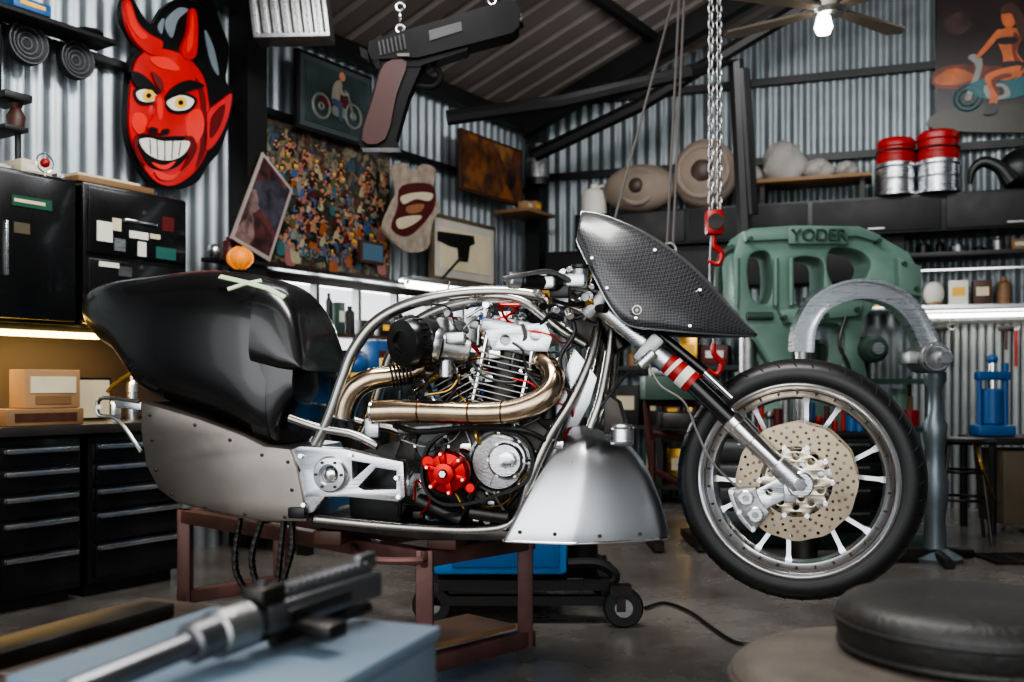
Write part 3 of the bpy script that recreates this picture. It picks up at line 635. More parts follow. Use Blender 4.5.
# ------------------------------------------------------------------ English wheel
b=B('english_wheel'); D=4.55
arc=[(801,352),(804,326),(818,304),(842,292),(868,290),(894,299),(913,318),(926,345)]
rings=[]
ac=cat([(P(u,v,D).x,P(u,v,D).z) for u,v in arc],6)
for i,(x,z) in enumerate(ac):
    a=V((ac[min(i+1,len(ac)-1)][0]-ac[max(i-1,0)][0],0,ac[min(i+1,len(ac)-1)][1]-ac[max(i-1,0)][1])).normalized(); nn=V((-a.z,0,a.x)); y=V((0,1,0)); c=V((x,D,z))
    rings.append([c+nn*p+y*q for p,q in ((.045,-.05),(.045,.05),(.032,.05),(.028,.02),(-.028,.02),(-.032,.05),(-.045,.05),(-.045,-.05),(-.032,-.05),(-.028,-.02),(.028,-.02),(.032,-.05))])
b.loft(rings,alu)
c=P(934,358,D); b.cyl(c-V((.03,.1,0)),c+V((-.03,.1,0)),.07,cast,seg=28,bev=.01); b.cyl(c-V((.0,.13,0)),c+V((0,.13,0)),.035,alu,seg=24,bev=.008); b.torus(c-V((.03,.1,0)),V((0,1,0)),.055,.008,chrome,28,6)
b.box(c+V((-.06,0,.0)),(.16,.12,.06),cast,None,.01)
b.lathe([(0,0),(.11,0),(.12,.02),(.05,.06),(.045,.2),(.055,.26),(.06,.36),(.045,.42),(.04,.5),(.05,.55),(.055,.62),(.035,.66),(.03,.78),(.05,.82),(.05,.86),(0,.86)],V((P(935,0,D).x,D,.0)),up,M('post_bluegrey',(.42,.46,.48),.7,.35,.15),24)
for k in range(3):
    a=k*2.094+.4; q=V((P(935,0,D).x,D,.04)); b.tube([q,q+V((.22*math.cos(a),.22*math.sin(a),-.02))],.025,dsteel,8,0)
b.cyl(P(803,352,D),P(803,420,D),.035,cast); b.cyl(P(803,420,D),V((P(803,0,D).x,D,0)),.05,dsteel,.08)
b.cyl(P(803,372,D)-V((.08,0,0)),P(803,372,D)+V((.08,0,0)),.018,chrome); 
b.box(V((P(868,0,D).x,D,.03)),(.62,.12,.06),dsteel,None,.01)
c=P(803,388,D); b.cyl(c-V((0,.04,0)),c+V((0,.04,0)),.05,chrome,seg=24,bev=.006)
b.done()
b=B('metal_stool'); c=FL(962,541); c.z=0; b.lathe([(0,.50),(.15,.50),(.16,.515),(.15,.53),(0,.535)],c,up,blkp,24)
for k in range(4):
    a=k*math.pi/2+.5; b.tube([c+V((.1*math.cos(a),.1*math.sin(a),.5)),c+V((.17*math.cos(a),.17*math.sin(a),.01))],.01,dsteel,8,0)
b.torus(c+V((0,0,.22)),up,.14,.008,dsteel,24,6); b.torus(c+V((0,0,.36)),up,.12,.008,dsteel,24,6); b.done()
b=B('side_table'); c=V((P(1005,0,5.5).x,5.5,0)); b.box(c+V((.1,0,.5)),(.55,.4,.04),blkm,None,.005)
for dx in (-.15,.35):
    for dy in (-.17,.17): b.cyl(c+V((dx,dy,0)),c+V((dx,dy,.48)),.02,blkm,seg=10)
b.box(c+V((.12,-.0,.25)),(.40,.3,.4),M('cab_tan',(.36,.31,.24)),None,.01); b.done()
b=B('hydraulic_jack'); c=c+V((-.07,0,.521)); b.box(c+V((0,0,.03)),(.2,.14,.06),bluep,None,.01); b.cyl(c+V((0,0,.06)),c+V((0,0,.26)),.055,bluep,seg=20,bev=.01); b.cyl(c+V((0,0,.26)),c+V((0,0,.4)),.025,chrome); b.box(c+V((0,0,.33)),(.18,.06,.05),bluep,None,.008); b.cyl(c+V((.07,0,.06)),c+V((.07,0,.4)),.018,bluep); b.cyl(c+V((-.07,0,.06)),c+V((-.07,0,.34)),.014,bluep); b.sph(c+V((0,0,.42)),.03,bluep); b.done()
b=B('orange_case'); c=FL(1003,493); b.box(c+V((0,0,.035)),(.14,.1,.07),M('orange_plastic',(.80,.32,.06)),None,.01); b.box(c+V((0,0,.08)),(.06,.02,.02),blkp,None,.004); b.done()
b=B('hose_on_floor'); b.tube([P(975,445,5.0),P(985,475,4.9),FL(1005,520,.02),FL(1030,532,.02)],.008,gold,8,6); b.done()
b=B('floor_grate'); 
c=FL(1010,560); 
for k in range(8): b.box(V((c.x+.1,c.y-.12+.035*k,.006)),(.45,.012,.012),dsteel)
for k in range(5): b.box(V((c.x-.1+.1*k,c.y,.006)),(.012,.27,.012),dsteel)
b.done()
b=B('engine_stand'); dst=M('stand_maroon',(.24,.10,.09),.2,.5,.25,6); D=5.0
for a,c2 in (((644,402),(700,404)),((646,402),(652,470)),((696,404),(692,500)),((652,432),(694,442)),((655,470),(692,490))):
    b.tube([P(*a,D),P(*c2,D)],.018,dst,8,0)
for u in (652,694): b.box(V((P(u,0,D).x,D,.03)),(.05,.5,.04),dsteel); b.cyl(P(u,440,D),V((P(u,0,D).x,D,.05)),.018,dst)
b.box(P(668,388,D),(.26,.2,.12),dgreen,None,.01); b.cyl(P(650,372,D),P(690,372,D),.05,cast); b.box(P(680,420,D),(.2,.2,.08),dsteel,None,.01)
b.done()
b=B('rolling_cart_shelves'); D=5.75
xc=P(860,0,5.7).x
for z in (.25,.55,.82): b.box(V((xc,D,z)),(.75,.3,.03),dgreen)
for dx in (-.35,.35):
    for dy in (-.13,.13): b.cyl(V((xc+dx,D+dy,0)),V((xc+dx,D+dy,.85)),.015,steelblk,seg=8)
for k in range(22):
    z=random.choice((.265,.565,.835,.835)); x=xc+random.uniform(-.32,.32); h=random.uniform(.06,.22); y=D+random.uniform(-.1,.1)
    b.cyl(V((x,y,z)),V((x,y,z+h)),random.uniform(.03,.06),random.choice([redp,cast,blkp,alu,green,card]),seg=12)
b.done()
b=B('storage_rack'); T0=tb(575,.5); T1=tb(835,.5)
for z in (.1,.5,.9,1.2): bbox(b,T0,T1,z,z+.03,.1,.5,steelblk)
for f in (0,.33,.66,1): t=T0+(T1-T0)*f; bbox(b,t,t+.04,0,1.25,.46,.5,steelblk)
b.done()
for z,h in ((.132,.3),(.532,.3),(.932,.22),(1.232,.15)): clutter('storage_rack_clutter',bp,T0+.05,T1-.05,z,.25,.38,(h*.4,h),(.08,.22),[cast,card,dred,dgreen,blkp,whitep,gold,bluep,blkm,blkm,dsteel],.95)
# ------------------------------------------------------------------ chain hoist & ropes
b=B('chain_hoist'); D=3.9
x0=P(714,0,D).x; zt=3.42; zb=P(716,215,D).z
z=zb; k=0
while z<zt:
    for dx in (-.012,.02):
        ax=V((1,.3,0)) if k%2 else V((.3,-1,0))
        a=ax.normalized(); side=up.cross(a).normalized()
        pts=[V((x0+dx,D,z))+side*(.011*math.cos(q))+up*(.021*math.sin(q)) for q in [2*math.pi*i/10 for i in range(11)]]
        b.tube(pts,.0045,cast,6,0,cap=False)
    z+=.031; k+=1
c=V((x0,D,zb)); b.box(c-V((0,0,.03)),(.07,.06,.10),redp,None,.015); b.cyl(c-V((0,.04,.03)),c+V((0,.04,-.03)),.03,dsteel)
b.tube([c-V((0,0,.08)),c-V((0,0,.12)),c-V((-.03,0,.15)),c-V((-.015,0,.19)),c-V((.025,0,.18))],[.012,.012,.012,.011,.006],redp,8,5)
b.tube([c-V((.01,0,.08)),c-V((.015,0,.25)),c-V((.0,0,.5))],.006,cast,6,3)
c2=c-V((0,0,.5)); b.tube([c2,c2-V((0,0,.04)),c2-V((-.03,0,.08)),c2-V((-.01,0,.12)),c2-V((.03,0,.10))],[.01,.012,.012,.011,.006],redp,8,5)
b.box(V((x0,D,zt)),(.14,.10,.12),dsteel,None,.02); b.done()
b=B('lifting_rope'); rp=M('rope_grey',(.36,.34,.33),0,.8)
for a,c2 in (((679,0),(667,248)),((684,0),(673,246)),((673,0),(614,222))): 
    p=P(*a,4.3); q=P(*c2,4.3); d=(p-q); b.tube([q,p+d*.35],.006,rp,6,0)
c=P(669,250,4.3); b.torus(c,V((0,1,0)),.03,.006,cast,16,6); b.tube([c,c-V((0,0,.12)),c-V((.03,0,.16))],.008,dsteel,6,4); b.done()
b=B('ceiling_fan'); c=P(830,10,4.6); b.cyl(c,V((c.x,c.y,3.5)),.012,alu,seg=10); b.cyl(c-V((0,0,.02)),c+V((0,0,.09)),.08,alu,seg=24,bev=.02)
fm=M('fan_blade',(.46,.42,.37),0,.5)
for a in (138,35,-50,-110,200):
    a=math.radians(a); d=V((math.cos(a),math.sin(a),0)); s=V((-d.y,d.x,0)); 
    q=[c+d*.07-s*.03,c+d*.5-s*.055,c+d*.55,c+d*.5+s*.055,c+d*.07+s*.03]; b.prism(q,V((0,0,.012)),fm)
b.lathe([(0,-.12),(.03,-.11),(.042,-.08),(.03,-.03),(0,-.02)],c-V((.03,0,0)),up,ledc,16); b.done()
# ------------------------------------------------------------------ welder cart
b=B('welder_cart')
x0,x1=P(432,0,3.35).x,P(568,0,3.35).x
b.box(V(((x0+x1)/2,3.6,.46)),(x1-x0,.5,.60),blue,None,.02)
b.box(V(((x0+x1)/2+.02,3.345,.27)),(.36,.012,.16),M('cart_blue_dark',(.03,.38,.62)),None,.004)
b.box(V(((x0+x1)/2-.02,3.337,.31)),(.14,.01,.06),whitep); b.box(V(((x0+x1)/2-.02,3.331,.315)),(.10,.01,.03),dred)
b.box(V(((x0+x1)/2,3.55,.79)),(x1-x0+.02,.55,.05),blkp,None,.015)
for z in (.13,.08): b.box(V(((x0+x1)/2+.05,3.35,z)),(x1-x0+.2,.04,.03),blkm)
b.box(V(((x0+x1)/2+.05,3.85,.1)),(x1-x0+.2,.04,.08),blkm); b.box(V((x1+.13,3.6,.12)),(.04,.5,.06),blkm)
b.box(V(((x0+x1)/2,3.6,.13)),(x1-x0,.5,.02),blkm)
b.tube([V((x1+.13,3.36,.12)),V((x1+.16,3.36,.16)),V((x1+.1,3.36,.2)),V((x1,3.36,.2))],.018,blkm,8,4)
for cx,cy in ((x1+.18,3.3),(x0,3.35),(x1+.15,3.85),(x0,3.85)):
    c=V((cx,cy,.066)); b.cyl(c-V((0,.015,0)),c+V((0,.015,0)),.066,blkp,seg=24,bev=.006); b.cyl(c-V((0,.02,0)),c+V((0,.02,0)),.03,cast,seg=16); b.box(c+V((-.01,0,.06)),(.07,.05,.03),dsteel); b.box(c+V((-.01,-.022,.03)),(.03,.004,.08),dsteel)
b.lathe([(0,0),(.06,0),(.06,.42),(.04,.48),(.02,.5),(.02,.54),(0,.54)],V((x1+.07,3.7,.14)),up,blkm,18)
b.done()
b=B('floor_cable'); b.tube([FL(645,608,.01),FL(665,603,.01),FL(690,612,.01),FL(715,630,.01),FL(738,643,.01),FL(770,645,.01)],.006,blkp,8,6); b.done()
# ------------------------------------------------------------------ table under bike
C1=V((-.228,2.62,0)); C2=V((-1.13,3.46,0)); C3=V((.038,2.89,0)); C4=C2+C3-C1
TZ=.37
b=B('steel_work_table')
def bar(a,c,z,w=.045,h=.045,m=rustb):
    a=V(a);c=V(c); d=(c-a).normalized(); s=V((-d.y,d.x,0)); b.box((a+c)/2+V((0,0,z-h/2)),((c-a).length+w,w,h),m,(d,s,up),.004)
for a,c in ((C1,C2),(C1,C3),(C2,C4),(C3,C4)): bar(a,c,TZ)
for a,c in ((C1,C3),(C2,C4)): bar(a,c,.09)
for f in (.3,.6): bar(C1.lerp(C2,f),C3.lerp(C4,f),TZ)
for c in (C1,C2,C3,C4): 
    b.box(c+V((0,0,(TZ+.05)/2)),(.045,.045,TZ-.05),rustb,None,.004); b.cyl(c+V((0,-.012,.025)),c+V((0,.012,.025)),.025,blkp,seg=14); b.box(c+V((0,0,.048)),(.06,.05,.01),dsteel)
d=(C2-C1).normalized()
b.tube([C1+V((0,-.02,TZ-.02)),C1+V((-.02,-.06,TZ-.02)),C1+V((-.16,-.03,TZ-.02)),C1+d*.3+V((0,0,TZ-.02))],.01,rustb,8,4)
q=C1.lerp(C2,.0); r=C1.lerp(C2,.16); e=C3-C1
b.prism([q+e*.1+V((0,0,.103)),r+e*.1+V((0,0,.103)),r+e*.9+V((0,0,.103)),q+e*.9+V((0,0,.103))],V((0,0,.012)),wood)
b.done()
# ------------------------------------------------------------------ MOTORCYCLE
th=math.radians(14); cc,sn=math.cos(th),math.sin(th)
def bs(u,v,w=0.0):
    k=(u-512)/F; s=(.72-2.5*k-w*(sn-k*cc))/(cc+k*sn); y=2.5+s*sn-w*cc
    return s,CH+(HZ-v)/F*y
def bw(s,z,w=0.0): return V((.72-s*cc-w*sn,2.5+s*sn-w*cc,z))
def Q(u,v,w=0.0): s,z=bs(u,v,w); return bw(s,z,w)
NB=V((-sn,-cc,0)); DBK=V((-cc,sn,0)); BAX=(DBK,NB,up)
b=B('support_blocks')
for u in (345,455): 
    s,z=bs(u,530,0); 
    b.box(bw(s,(TZ+.41)/2,0),(.08,.24,.41-TZ-.002),dwood,BAX,.004)
b.done()
bike=empty('custom_motorcycle',bw(.9,.37,0))
def bplate(b,pts,w0,w1,m,smn=0,holes=(),bev=.003):
    pts=cat(pts,smn,True) if smn else pts
    o=[bs(u,v,w1) for u,v in pts]; hs=[[bs(u,v,w1) for u,v in h] for h in holes]
    b.plate(o,hs,lambda x,z,t:bw(x,z,w1-t),abs(w1-w0),m,bev)
def ring_se(s,z0,z1,W,e=3.0,n=36,tw=1.0):
    out=[]
    for k in range(n):
        a=2*math.pi*k/n; ca,sa=math.cos(a),math.sin(a)
        fx=math.copysign(abs(ca)**(2/e),ca); fz=math.copysign(abs(sa)**(2/e),sa)
        wf=1+(tw-1)*(fz+1)/2
        out.append(bw(s,(z0+z1)/2+(z1-z0)/2*fz,W*fx*wf))
    return out
def station(u,vt,vb,W,off,e,tw):
    s,_=bs(u,vt,W*off); y=2.5+s*sn
    return ring_se(s,CH+(HZ-vb)/F*(y-W*.5),CH+(HZ-vt)/F*y,W,e,48,tw)
b=B('tail_fairing')
st=[(84,297,314,.03,.6,2.7,.74),(88,290,326,.07,.6,2.7,.74),(99,284,342,.10,.6,2.7,.74),(116,280,356,.125,.6,2.7,.74),(138,277,390,.15,.6,2.7,.74),(166,273,404,.165,.6,2.7,.74),(200,271,414,.175,.6,2.8,.73),(235,274,427,.18,.55,3.0,.72),(258,279,438,.181,.5,3.2,.72),(281,287,447,.178,.4,3.4,.72)]
b.loft([station(*x) for x in cat(st,3)],tailm)
st=[(262,281,447,.172,.5,3.4,.8),(282,291,447,.172,.45,3.4,.8),(296,302,430,.168,.3,3.4,.8),(308,320,414,.163,.1,3.4,.8),(318,340,404,.158,-.1,3.4,.8)]
b.loft([station(*x) for x in cat(st,3)],tailm)
# seat block: continues the same hump forward, stepped at its lower edge
st=[(262,279.5,373,.183,.5,3.6,.72),(281,286.5,374,.184,.42,4.0,.71),(298,297,374,.184,.22,4.4,.70),(316,314,373,.182,-.05,4.6,.70),(331,337,372,.178,-.35,4.6,.70),(339,360,371,.172,-.5,4.4,.70)]
b.loft([station(*x) for x in cat(st,3)],tailm)
b.done(bike,50)
b=B('masking_tape_cross'); tp=M('tape_cream',(.66,.74,.60),0,.7)
def tape(pts,wd=.007):
    for a,c in zip(pts,pts[1:]):
        a=V(a);c=V(c); d=(c-a).normalized(); nn=(NB+up*.9).normalized(); s=d.cross(nn).normalized(); b.prism([a-s*wd,c-s*wd,c+s*wd,a+s*wd],nn*.004,tp)
tape([Q(220,277,.12),Q(246,283,.140),Q(268,289,.155),Q(285,298,.168)]); tape([Q(228,290,.160),Q(243,285,.145),Q(262,281,.115)])
b.done(bike)
b=B('tail_lower_panel')
pp=[(141,402),(160,407),(200,419),(240,434),(264,446),(290,449),(297,470),(304,505),(307,522),(260,522),(212,512),(176,503),(158,490),(145,465),(140,430)]
bplate(b,pp,-.165,.175,panel,0,bev=.008)
for (u,v) in ((150,415),(152,440),(156,470),(172,494),(205,507),(245,514),(285,517),(292,490),(288,462),(262,455),(230,440),(195,425)):
    c=Q(u,v,.175); b.lathe([(0,.004),(.003,.0035),(.005,.0015),(.005,-.001)],c,NB,dsteel,10)
b.done(bike)
b=B('tail_bracket'); 
b.tube([Q(140,402,.13),Q(112,398,.13),Q(99,400,.12),Q(99,415,.12),Q(118,420,.12),Q(141,452,.14)],.006,ftube,8,4)
b.tube([Q(140,402,-.13),Q(112,398,-.13),Q(99,400,-.12),Q(99,415,-.12),Q(118,420,-.12),Q(141,452,-.14)],.006,ftube,8,4)
b.tube([Q(99,407,.13),Q(99,407,-.13)],.007,ftube,8,0); bplate(b,[(112,398),(141,402),(141,410),(116,408)],.10,.13,alu)
b.tube([Q(107,392,.12),Q(120,380,.11),Q(133,372,.1)],.006,gold,8,3)
b.done(bike)
b=B('drive_chain')
for (u0,v0,u1,v1,u2,v2) in ((240,520,236,570,258,606),(262,520,252,560,262,600),(284,522,280,560,276,606),(292,522,292,550,280,590)):
    pts=cat([Q(u0,v0,.06),Q(u1,v1,.06),Q(u2,v2,.05)],12); 
    for i,p in enumerate(pts[:-1]):
        p=V(p);q=V(pts[i+1]); d=(q-p).normalized(); s=d.cross(NB).normalized()
        for wv in (-.008,.008): b.box((p+q)/2+NB*(wv+(.002 if i%2 else 0)),((q-p).length*1.25,.002,.012),dsteel,(d,NB,s),.001)
        b.cyl(p-NB*.01,p+NB*.01,.005,dsteel,seg=8)
b.done(bike)
b=B('frame')
def pair(pts,r,m=ftube,seg=12,sm=6):
    b.tube([Q(*p) for p in pts],r,m,seg,sm)
    far=[]
    for p in pts:
        s,z=bs(*p); far.append(bw(s,z,-p[2]))
    b.tube(far,r,m,seg,sm)
pair([(316,444,.15),(328,420,.15),(342,380,.145),(354,350,.14),(376,322,.13),(410,304,.12),(455,294,.11),(505,292,.09),(550,299,.07),(598,318,.045)],.0165)
pair([(290,418,.155),(320,428,.155),(352,434,.15),(378,446,.15)],.012)
pair([(598,328,.045),(590,360,.08),(572,400,.11),(548,440,.12),(530,480,.13),(515,520,.12),(480,530,.12),(400,527,.12),(315,519,.13)],.013)
pair([(470,296,.10),(520,300,.09),(560,330,.07),(585,345,.05)],.012)
pair([(612,330,.04),(608,360,.06),(600,400,.09),(590,428,.1)],.011)
b.cyl(Q(588,292,0),Q(622,350,0),.032,dsteel,seg=24,bev=.004)
bplate(b,[(560,306),(600,318),(598,350),(580,345)],-.04,.04,dsteel)
bplate(b,[(310,518),(400,524),(535,533),(540,541),(420,540),(312,527)],-.12,.13,dsteel)
b.done(bike)
b=B('swingarm_plate')
bplate(b,[(290,450),(300,446),(345,449),(372,456),(403,462),(405,497),(398,502),(345,497),(325,497),(312,512),(302,516),(297,498),(296,480),(300,470)],.125,.165,alu,0,
  holes=[[(352,461),(370,464),(352,480)][::-1],[(376,468),(396,471),(396,489),(364,490),(358,487)],circ(333,474,9,16)],bev=.003)
c=Q(332,474,.165)
b.lathe([(.022,0),(.022,.016),(.028,.022),(.043,.02),(.048,.012),(.048,0)],c,NB,alu_s,32); b.lathe([(0,-.01),(.016,-.01),(.018,.02),(.01,.026),(0,.026)],c,NB,chrome,12)
for k in range(6):
    a=k*math.pi/3; b.cyl(c+DBK*.036*math.cos(a)+up*.036*math.sin(a)+NB*.018,c+DBK*.036*math.cos(a)+up*.036*math.sin(a)+NB*.026,.004,dsteel,seg=6)
for u,v in ((300,456),(396,478),(303,505),(350,455),(398,497)): b.cyl(Q(u,v,.165),Q(u,v,.175),.006,chrome,seg=6)
b.box(Q(300,512,.16),(.05,.05,.03),blkp,BAX,.006)
b.done(bike)
# --- engine
b=B('engine')
bplate(b,[(398,446),(420,424),(470,416),(520,414),(548,430),(560,462),(548,500),(520,520),(470,524),(430,518),(404,500),(394,470)],-.12,.075,dsteel,2,bev=.008)
bplate(b,[(345,455),(400,440),(410,500),(400,522),(350,518)],-.12,.06,blkp,0,bev=.006)
def cover(u,v,w,r,m,h=.03,ribs=0,bolts=6,cm=chrome):
    c=Q(u,v,w); b.lathe([(0,h*1.0),(r*.25,h*1.0),(r*.3,h*.8),(r*.8,h*.8),(r*.88,h*.6),(r*.92,h*.3),(r,h*.25),(r,-.01),(0,-.01)],c,NB,m,36)
    for k in range(bolts):
        a=2*math.pi*k/bolts; p=c+DBK*r*.93*math.cos(a)+up*r*.93*math.sin(a)+NB*h*.2; b.cyl(p,p+NB*.008,.0045,cm,seg=6)
    for k in range(ribs):
        a=2*math.pi*(k+.5)/ribs; d=DBK*math.cos(a)+up*math.sin(a); b.box(c+d*r*.52+NB*h*.8,(r*.45,.006,.006),m,(d,d.cross(NB),NB))
cover(500,462,.08,.084,cast,.03,8,8); cover(507,460,.11,.050,alu,.03,6,6); 
c=Q(507,460,.15); b.lathe([(0,0),(.02,0),(.02,.015),(0,.018)],c,NB,chrome,8)
cover(433,446,.07,.05,blk,.02,0,6); cover(418,486,.06,.045,cast,.02,0,5)
cover(478,500,.075,.035,dsteel,.02,0,5); cover(535,490,.06,.032,cast,.02,0,4)
be=[(452,430),(480,428),(520,436),(533,455),(528,480),(505,492),(470,503),(440,502),(424,482),(428,448)]
pts=cat([Q(u,v,.135) for u,v in be],5,True)
rings=[]
n=len(pts)
for i in range(n+1):
    p=V(pts[i%n]); t=(V(pts[(i+1)%n])-V(pts[i-1])).normalized(); o=t.cross(NB).normalized()
    rings.append([p+o*.004+NB*.012,p+o*.004-NB*.012,p-o*.004-NB*.012,p-o*.004+NB*.012])
b.loft(rings,blkm,False)
c=Q(450,472,.13)
b.lathe([(0,.05),(.02,.05),(.025,.035),(.05,.03),(.056,.022),(.056,0),(0,0)],c,NB,red,36)
for k in range(6):
    a=k*math.pi/3+.3; d=DBK*math.cos(a)+up*math.sin(a); b.box(c+d*.036+NB*.036,(.042,.016,.014),red,(d,d.cross(NB),NB),.003); b.cyl(c+d*.05+NB*.03,c+d*.05+NB*.045,.007,red,seg=12); b.cyl(c+d*.05+NB*.045,c+d*.05+NB*.05,.004,chrome,seg=6)
b.lathe([(.012,.05),(.026,.05),(.026,.058),(.012,.06)],c,NB,M('red_light',(.75,.12,.10),.7,.25),24); b.cyl(c+NB*.05,c+NB*.066,.009,chrome,seg=6)
b.cyl(Q(428,462,.12),Q(428,462,.165),.018,red,seg=16,bev=.003); b.cyl(Q(470,488,.12),Q(470,488,.16),.014,red,seg=16,bev=.003)
def jug(u0,v0,u1,v1,wc,W,m,nf=11,head=True):
    a=Q(u0,v0,wc); c=Q(u1,v1,wc); d=(c-a); L=d.length; d.normalize(); sx=d.cross(NB).normalized()
    b.cyl(a,c,W*.4,dsteel,seg=20)
    for k in range(nf):
        f=(k+.5)/nf*.66; b.box(a+d*L*f,(W,W*1.15,.0045),m,(sx,NB,d),.002)
    if head:
        b.box(a+d*L*.76,(W*.95,W*1.05,L*.14),m,(sx,NB,d),.006); b.box(a+d*L*.9,(W*1.2,W*1.1,L*.14),alu,(sx,NB,d),.010); b.box(a+d*L*.985,(W*.9,W*.8,L*.05),alu_s,(sx,NB,d),.006)
        for i in (-1,0,1):
            for j in (-1,1): p=a+d*L*.96+sx*W*.5*i+NB*W*.46*j; b.cyl(p,p+d*.018,.006,chrome,seg=6)
    for i in (-1,1): b.cyl(a+sx*W*.42*i+NB*W*.5,c+sx*W*.42*i+NB*W*.5-d*L*.2,.007,chrome,seg=8)
jug(500,420,522,322,.02,.15,cast); jug(476,422,430,330,-.02,.14,cast)
a=Q(470,352,.08); c=Q(436,345,.11); b.cyl(a,c,.036,cast,.04,seg=24,bev=.004); 
c1=Q(430,343,.13); b.lathe([(.0,-.03),(.042,-.03),(.048,-.02),(.048,.0),(.044,.01)],c1,(c-a),alu,28)
b.cyl(Q(441,346,.10),Q(441,318,.10),.022,cast,seg=16,bev=.004); b.cyl(Q(446,360,.12),Q(446,378,.12),.018,alu,seg=16,bev=.003); b.box(Q(456,338,.13),(.05,.03,.03),alu,BAX,.005)
dirf=(Q(400,342,.19)-Q(428,340,.11)).normalized()
f0=Q(430,341,.11); b.cyl(f0,f0+dirf*.04,.06,blkp,seg=28,bev=.004)
f1=f0+dirf*.04
b.lathe([(.062,0),(.067,.012),(.067,.04),(.060,.055),(.03,.06),(.028,.052),(0,.054)],f1,dirf,blk,32)
for k in range(24):
    q=2*math.pi*k/24; x,y,_=basis(dirf); d=x*math.cos(q)+y*math.sin(q); b.box(f1+d*.067+dirf*.024,(.004,.006,.03),blkp,(d,dirf.cross(d),dirf))
bplate(b,[(485,330),(545,322),(552,338),(548,352),(492,350)],.09,.105,alu,0,holes=[circ(505,340,5,10),circ(535,336,5,10)])
b.cyl(Q(548,372,.1),Q(548,420,.1),.02,blkp,seg=14,bev=.004); b.cyl(Q(566,380,.06),Q(562,424,.06),.02,blkm,seg=14)
b.cyl(Q(400,430,.1),Q(455,425,.1),.016,cast,seg=14,bev=.003); b.cyl(Q(418,500,.1),Q(462,520,.1),.02,blkp,seg=14)
b.cyl(Q(470,512,.12),Q(510,518,.12),.018,dsteel,seg=14,bev=.003)
bfit=M('blue_anodised_fitting',(.08,.25,.62),.8,.3)
mm=[chrome,cast,alu,blkp,dsteel,gold,blkm,cast,dsteel,blkm,bfit,blkp,chrome]
for i in range(330):
    u=random.uniform(400,562); v=random.uniform(298 if 410<u<560 else 410,522)
    if (u-507)**2+(v-460)**2<38**2 or (u-450)**2+(v-472)**2<28**2: continue
    w=random.uniform(.03,.09) if v>400 else random.uniform(-.02,.085); m=random.choice(mm); r=random.uniform(.003,.012)
    k=random.random()
    c=Q(u,v,w)
    if k<.4: b.cyl(c-NB*.02,c+NB*r*1.2,r,m,seg=random.choice((6,12,16)),bev=.001)
    elif k<.7:
        a=random.uniform(0,3.14); d=DBK*math.cos(a)+up*math.sin(a); b.cyl(c,c+d*random.uniform(.02,.07),r*.6,m,seg=10)
    else: b.box(c,(r*3,r*2,r*2.2),m,BAX,.002)
b.done(bike)
b=B('hoses_and_wiring')
hm=[blkp,blkp,cast,blkm,M('braided_hose',(.5,.49,.47),.8,.4,.4,60),red,blkp,gold]
for i in range(52):
    u=random.uniform(405,565); v=random.uniform(300,505); w=random.uniform(.04,.12); pts=[Q(u,v,w)]
    a=random.uniform(0,6.28)
    for k in range(4):
        a+=random.uniform(-.9,.9); u=min(572,max(400,u+random.uniform(12,26)*math.cos(a))); v=min(515,max(305,v+random.uniform(12,26)*math.sin(a))); w=max(.03,min(.12,w+random.uniform(-.03,.03))); pts.append(Q(u,v,w))
    b.tube(pts,random.choice((.0022,.0035,.0055)),random.choice(hm),7,5)
b.tube([Q(415,500,.12),Q(417,480,.14),Q(430,500,.14),Q(420,515,.12)],.003,red,6,5)
b.tube([Q(560,300,.1),Q(575,330,.12),Q(560,360,.12),Q(570,400,.11),Q(556,440,.12)],.006,blkp,8,6)
b.tube([Q(600,300,.1),Q(578,318,.13),Q(556,312,.12),Q(540,325,.1)],.005,blkp,8,6)
b.tube([Q(395,425,.13),Q(420,432,.14),Q(470,428,.15),Q(520,430,.15),Q(545,440,.13)],.007,blkp,8,6)
b.done(bike)
b=B('exhaust')
b.tube([Q(373,412,.17),Q(400,411,.17),Q(440,412,.17),Q(480,413,.17),Q(512,411,.17),Q(538,402,.16),Q(552,388,.14),Q(552,372,.11),Q(540,360,.07)],[.030,.030,.029,.029,.030,.031,.030,.029,.028],titan,22,7)
b.torus(Q(373,412,.17),DBK,.028,.005,chrome,24,8); 
bronze=M('heat_tint_bronze',(.52,.36,.20),1,.25,.2)
for u,v in ((420,411.5),(470,412.5),(503,412)): 
    c=Q(u,v,.17); b.torus(c,DBK,.030,.0022,bronze,28,6)
b.tube([Q(343,418,.13),Q(347,402,.13),Q(356,388,.13),Q(372,379,.12),Q(392,376,.10),Q(412,372,.08),Q(430,362,.05)],[.030,.031,.030,.029,.028,.027,.026],titan,22,7)
b.torus(Q(343,418,.13),V((.2,0,1)),.029,.004,chrome,24,8)
b.lathe([(0,0),(.025,0)],Q(373,412,.17)+DBK*.002,DBK,blkm,20)
b.box(Q(372,428,.15),(.04,.012,.05),alu,BAX,.003)
for k in range(6): b.torus(Q(392,376,.10)+(Q(412,372,.08)-Q(392,376,.10))*(k*.18),(Q(412,372,.08)-Q(392,376,.10)),.031,.003,dsteel,20,6)
b.done(bike)
b=B('belly_pan')
st=[(426,574,590,.020,.0),(432,568,604,.045,0),(444,557,628,.085,0),(462,546,644,.115,0),(485,533,655,.14,0),(510,520,664,.16,0),(530,510,669,.172,0),(540,505,670,.175,0)]
st=cat(st,3); rings=[]
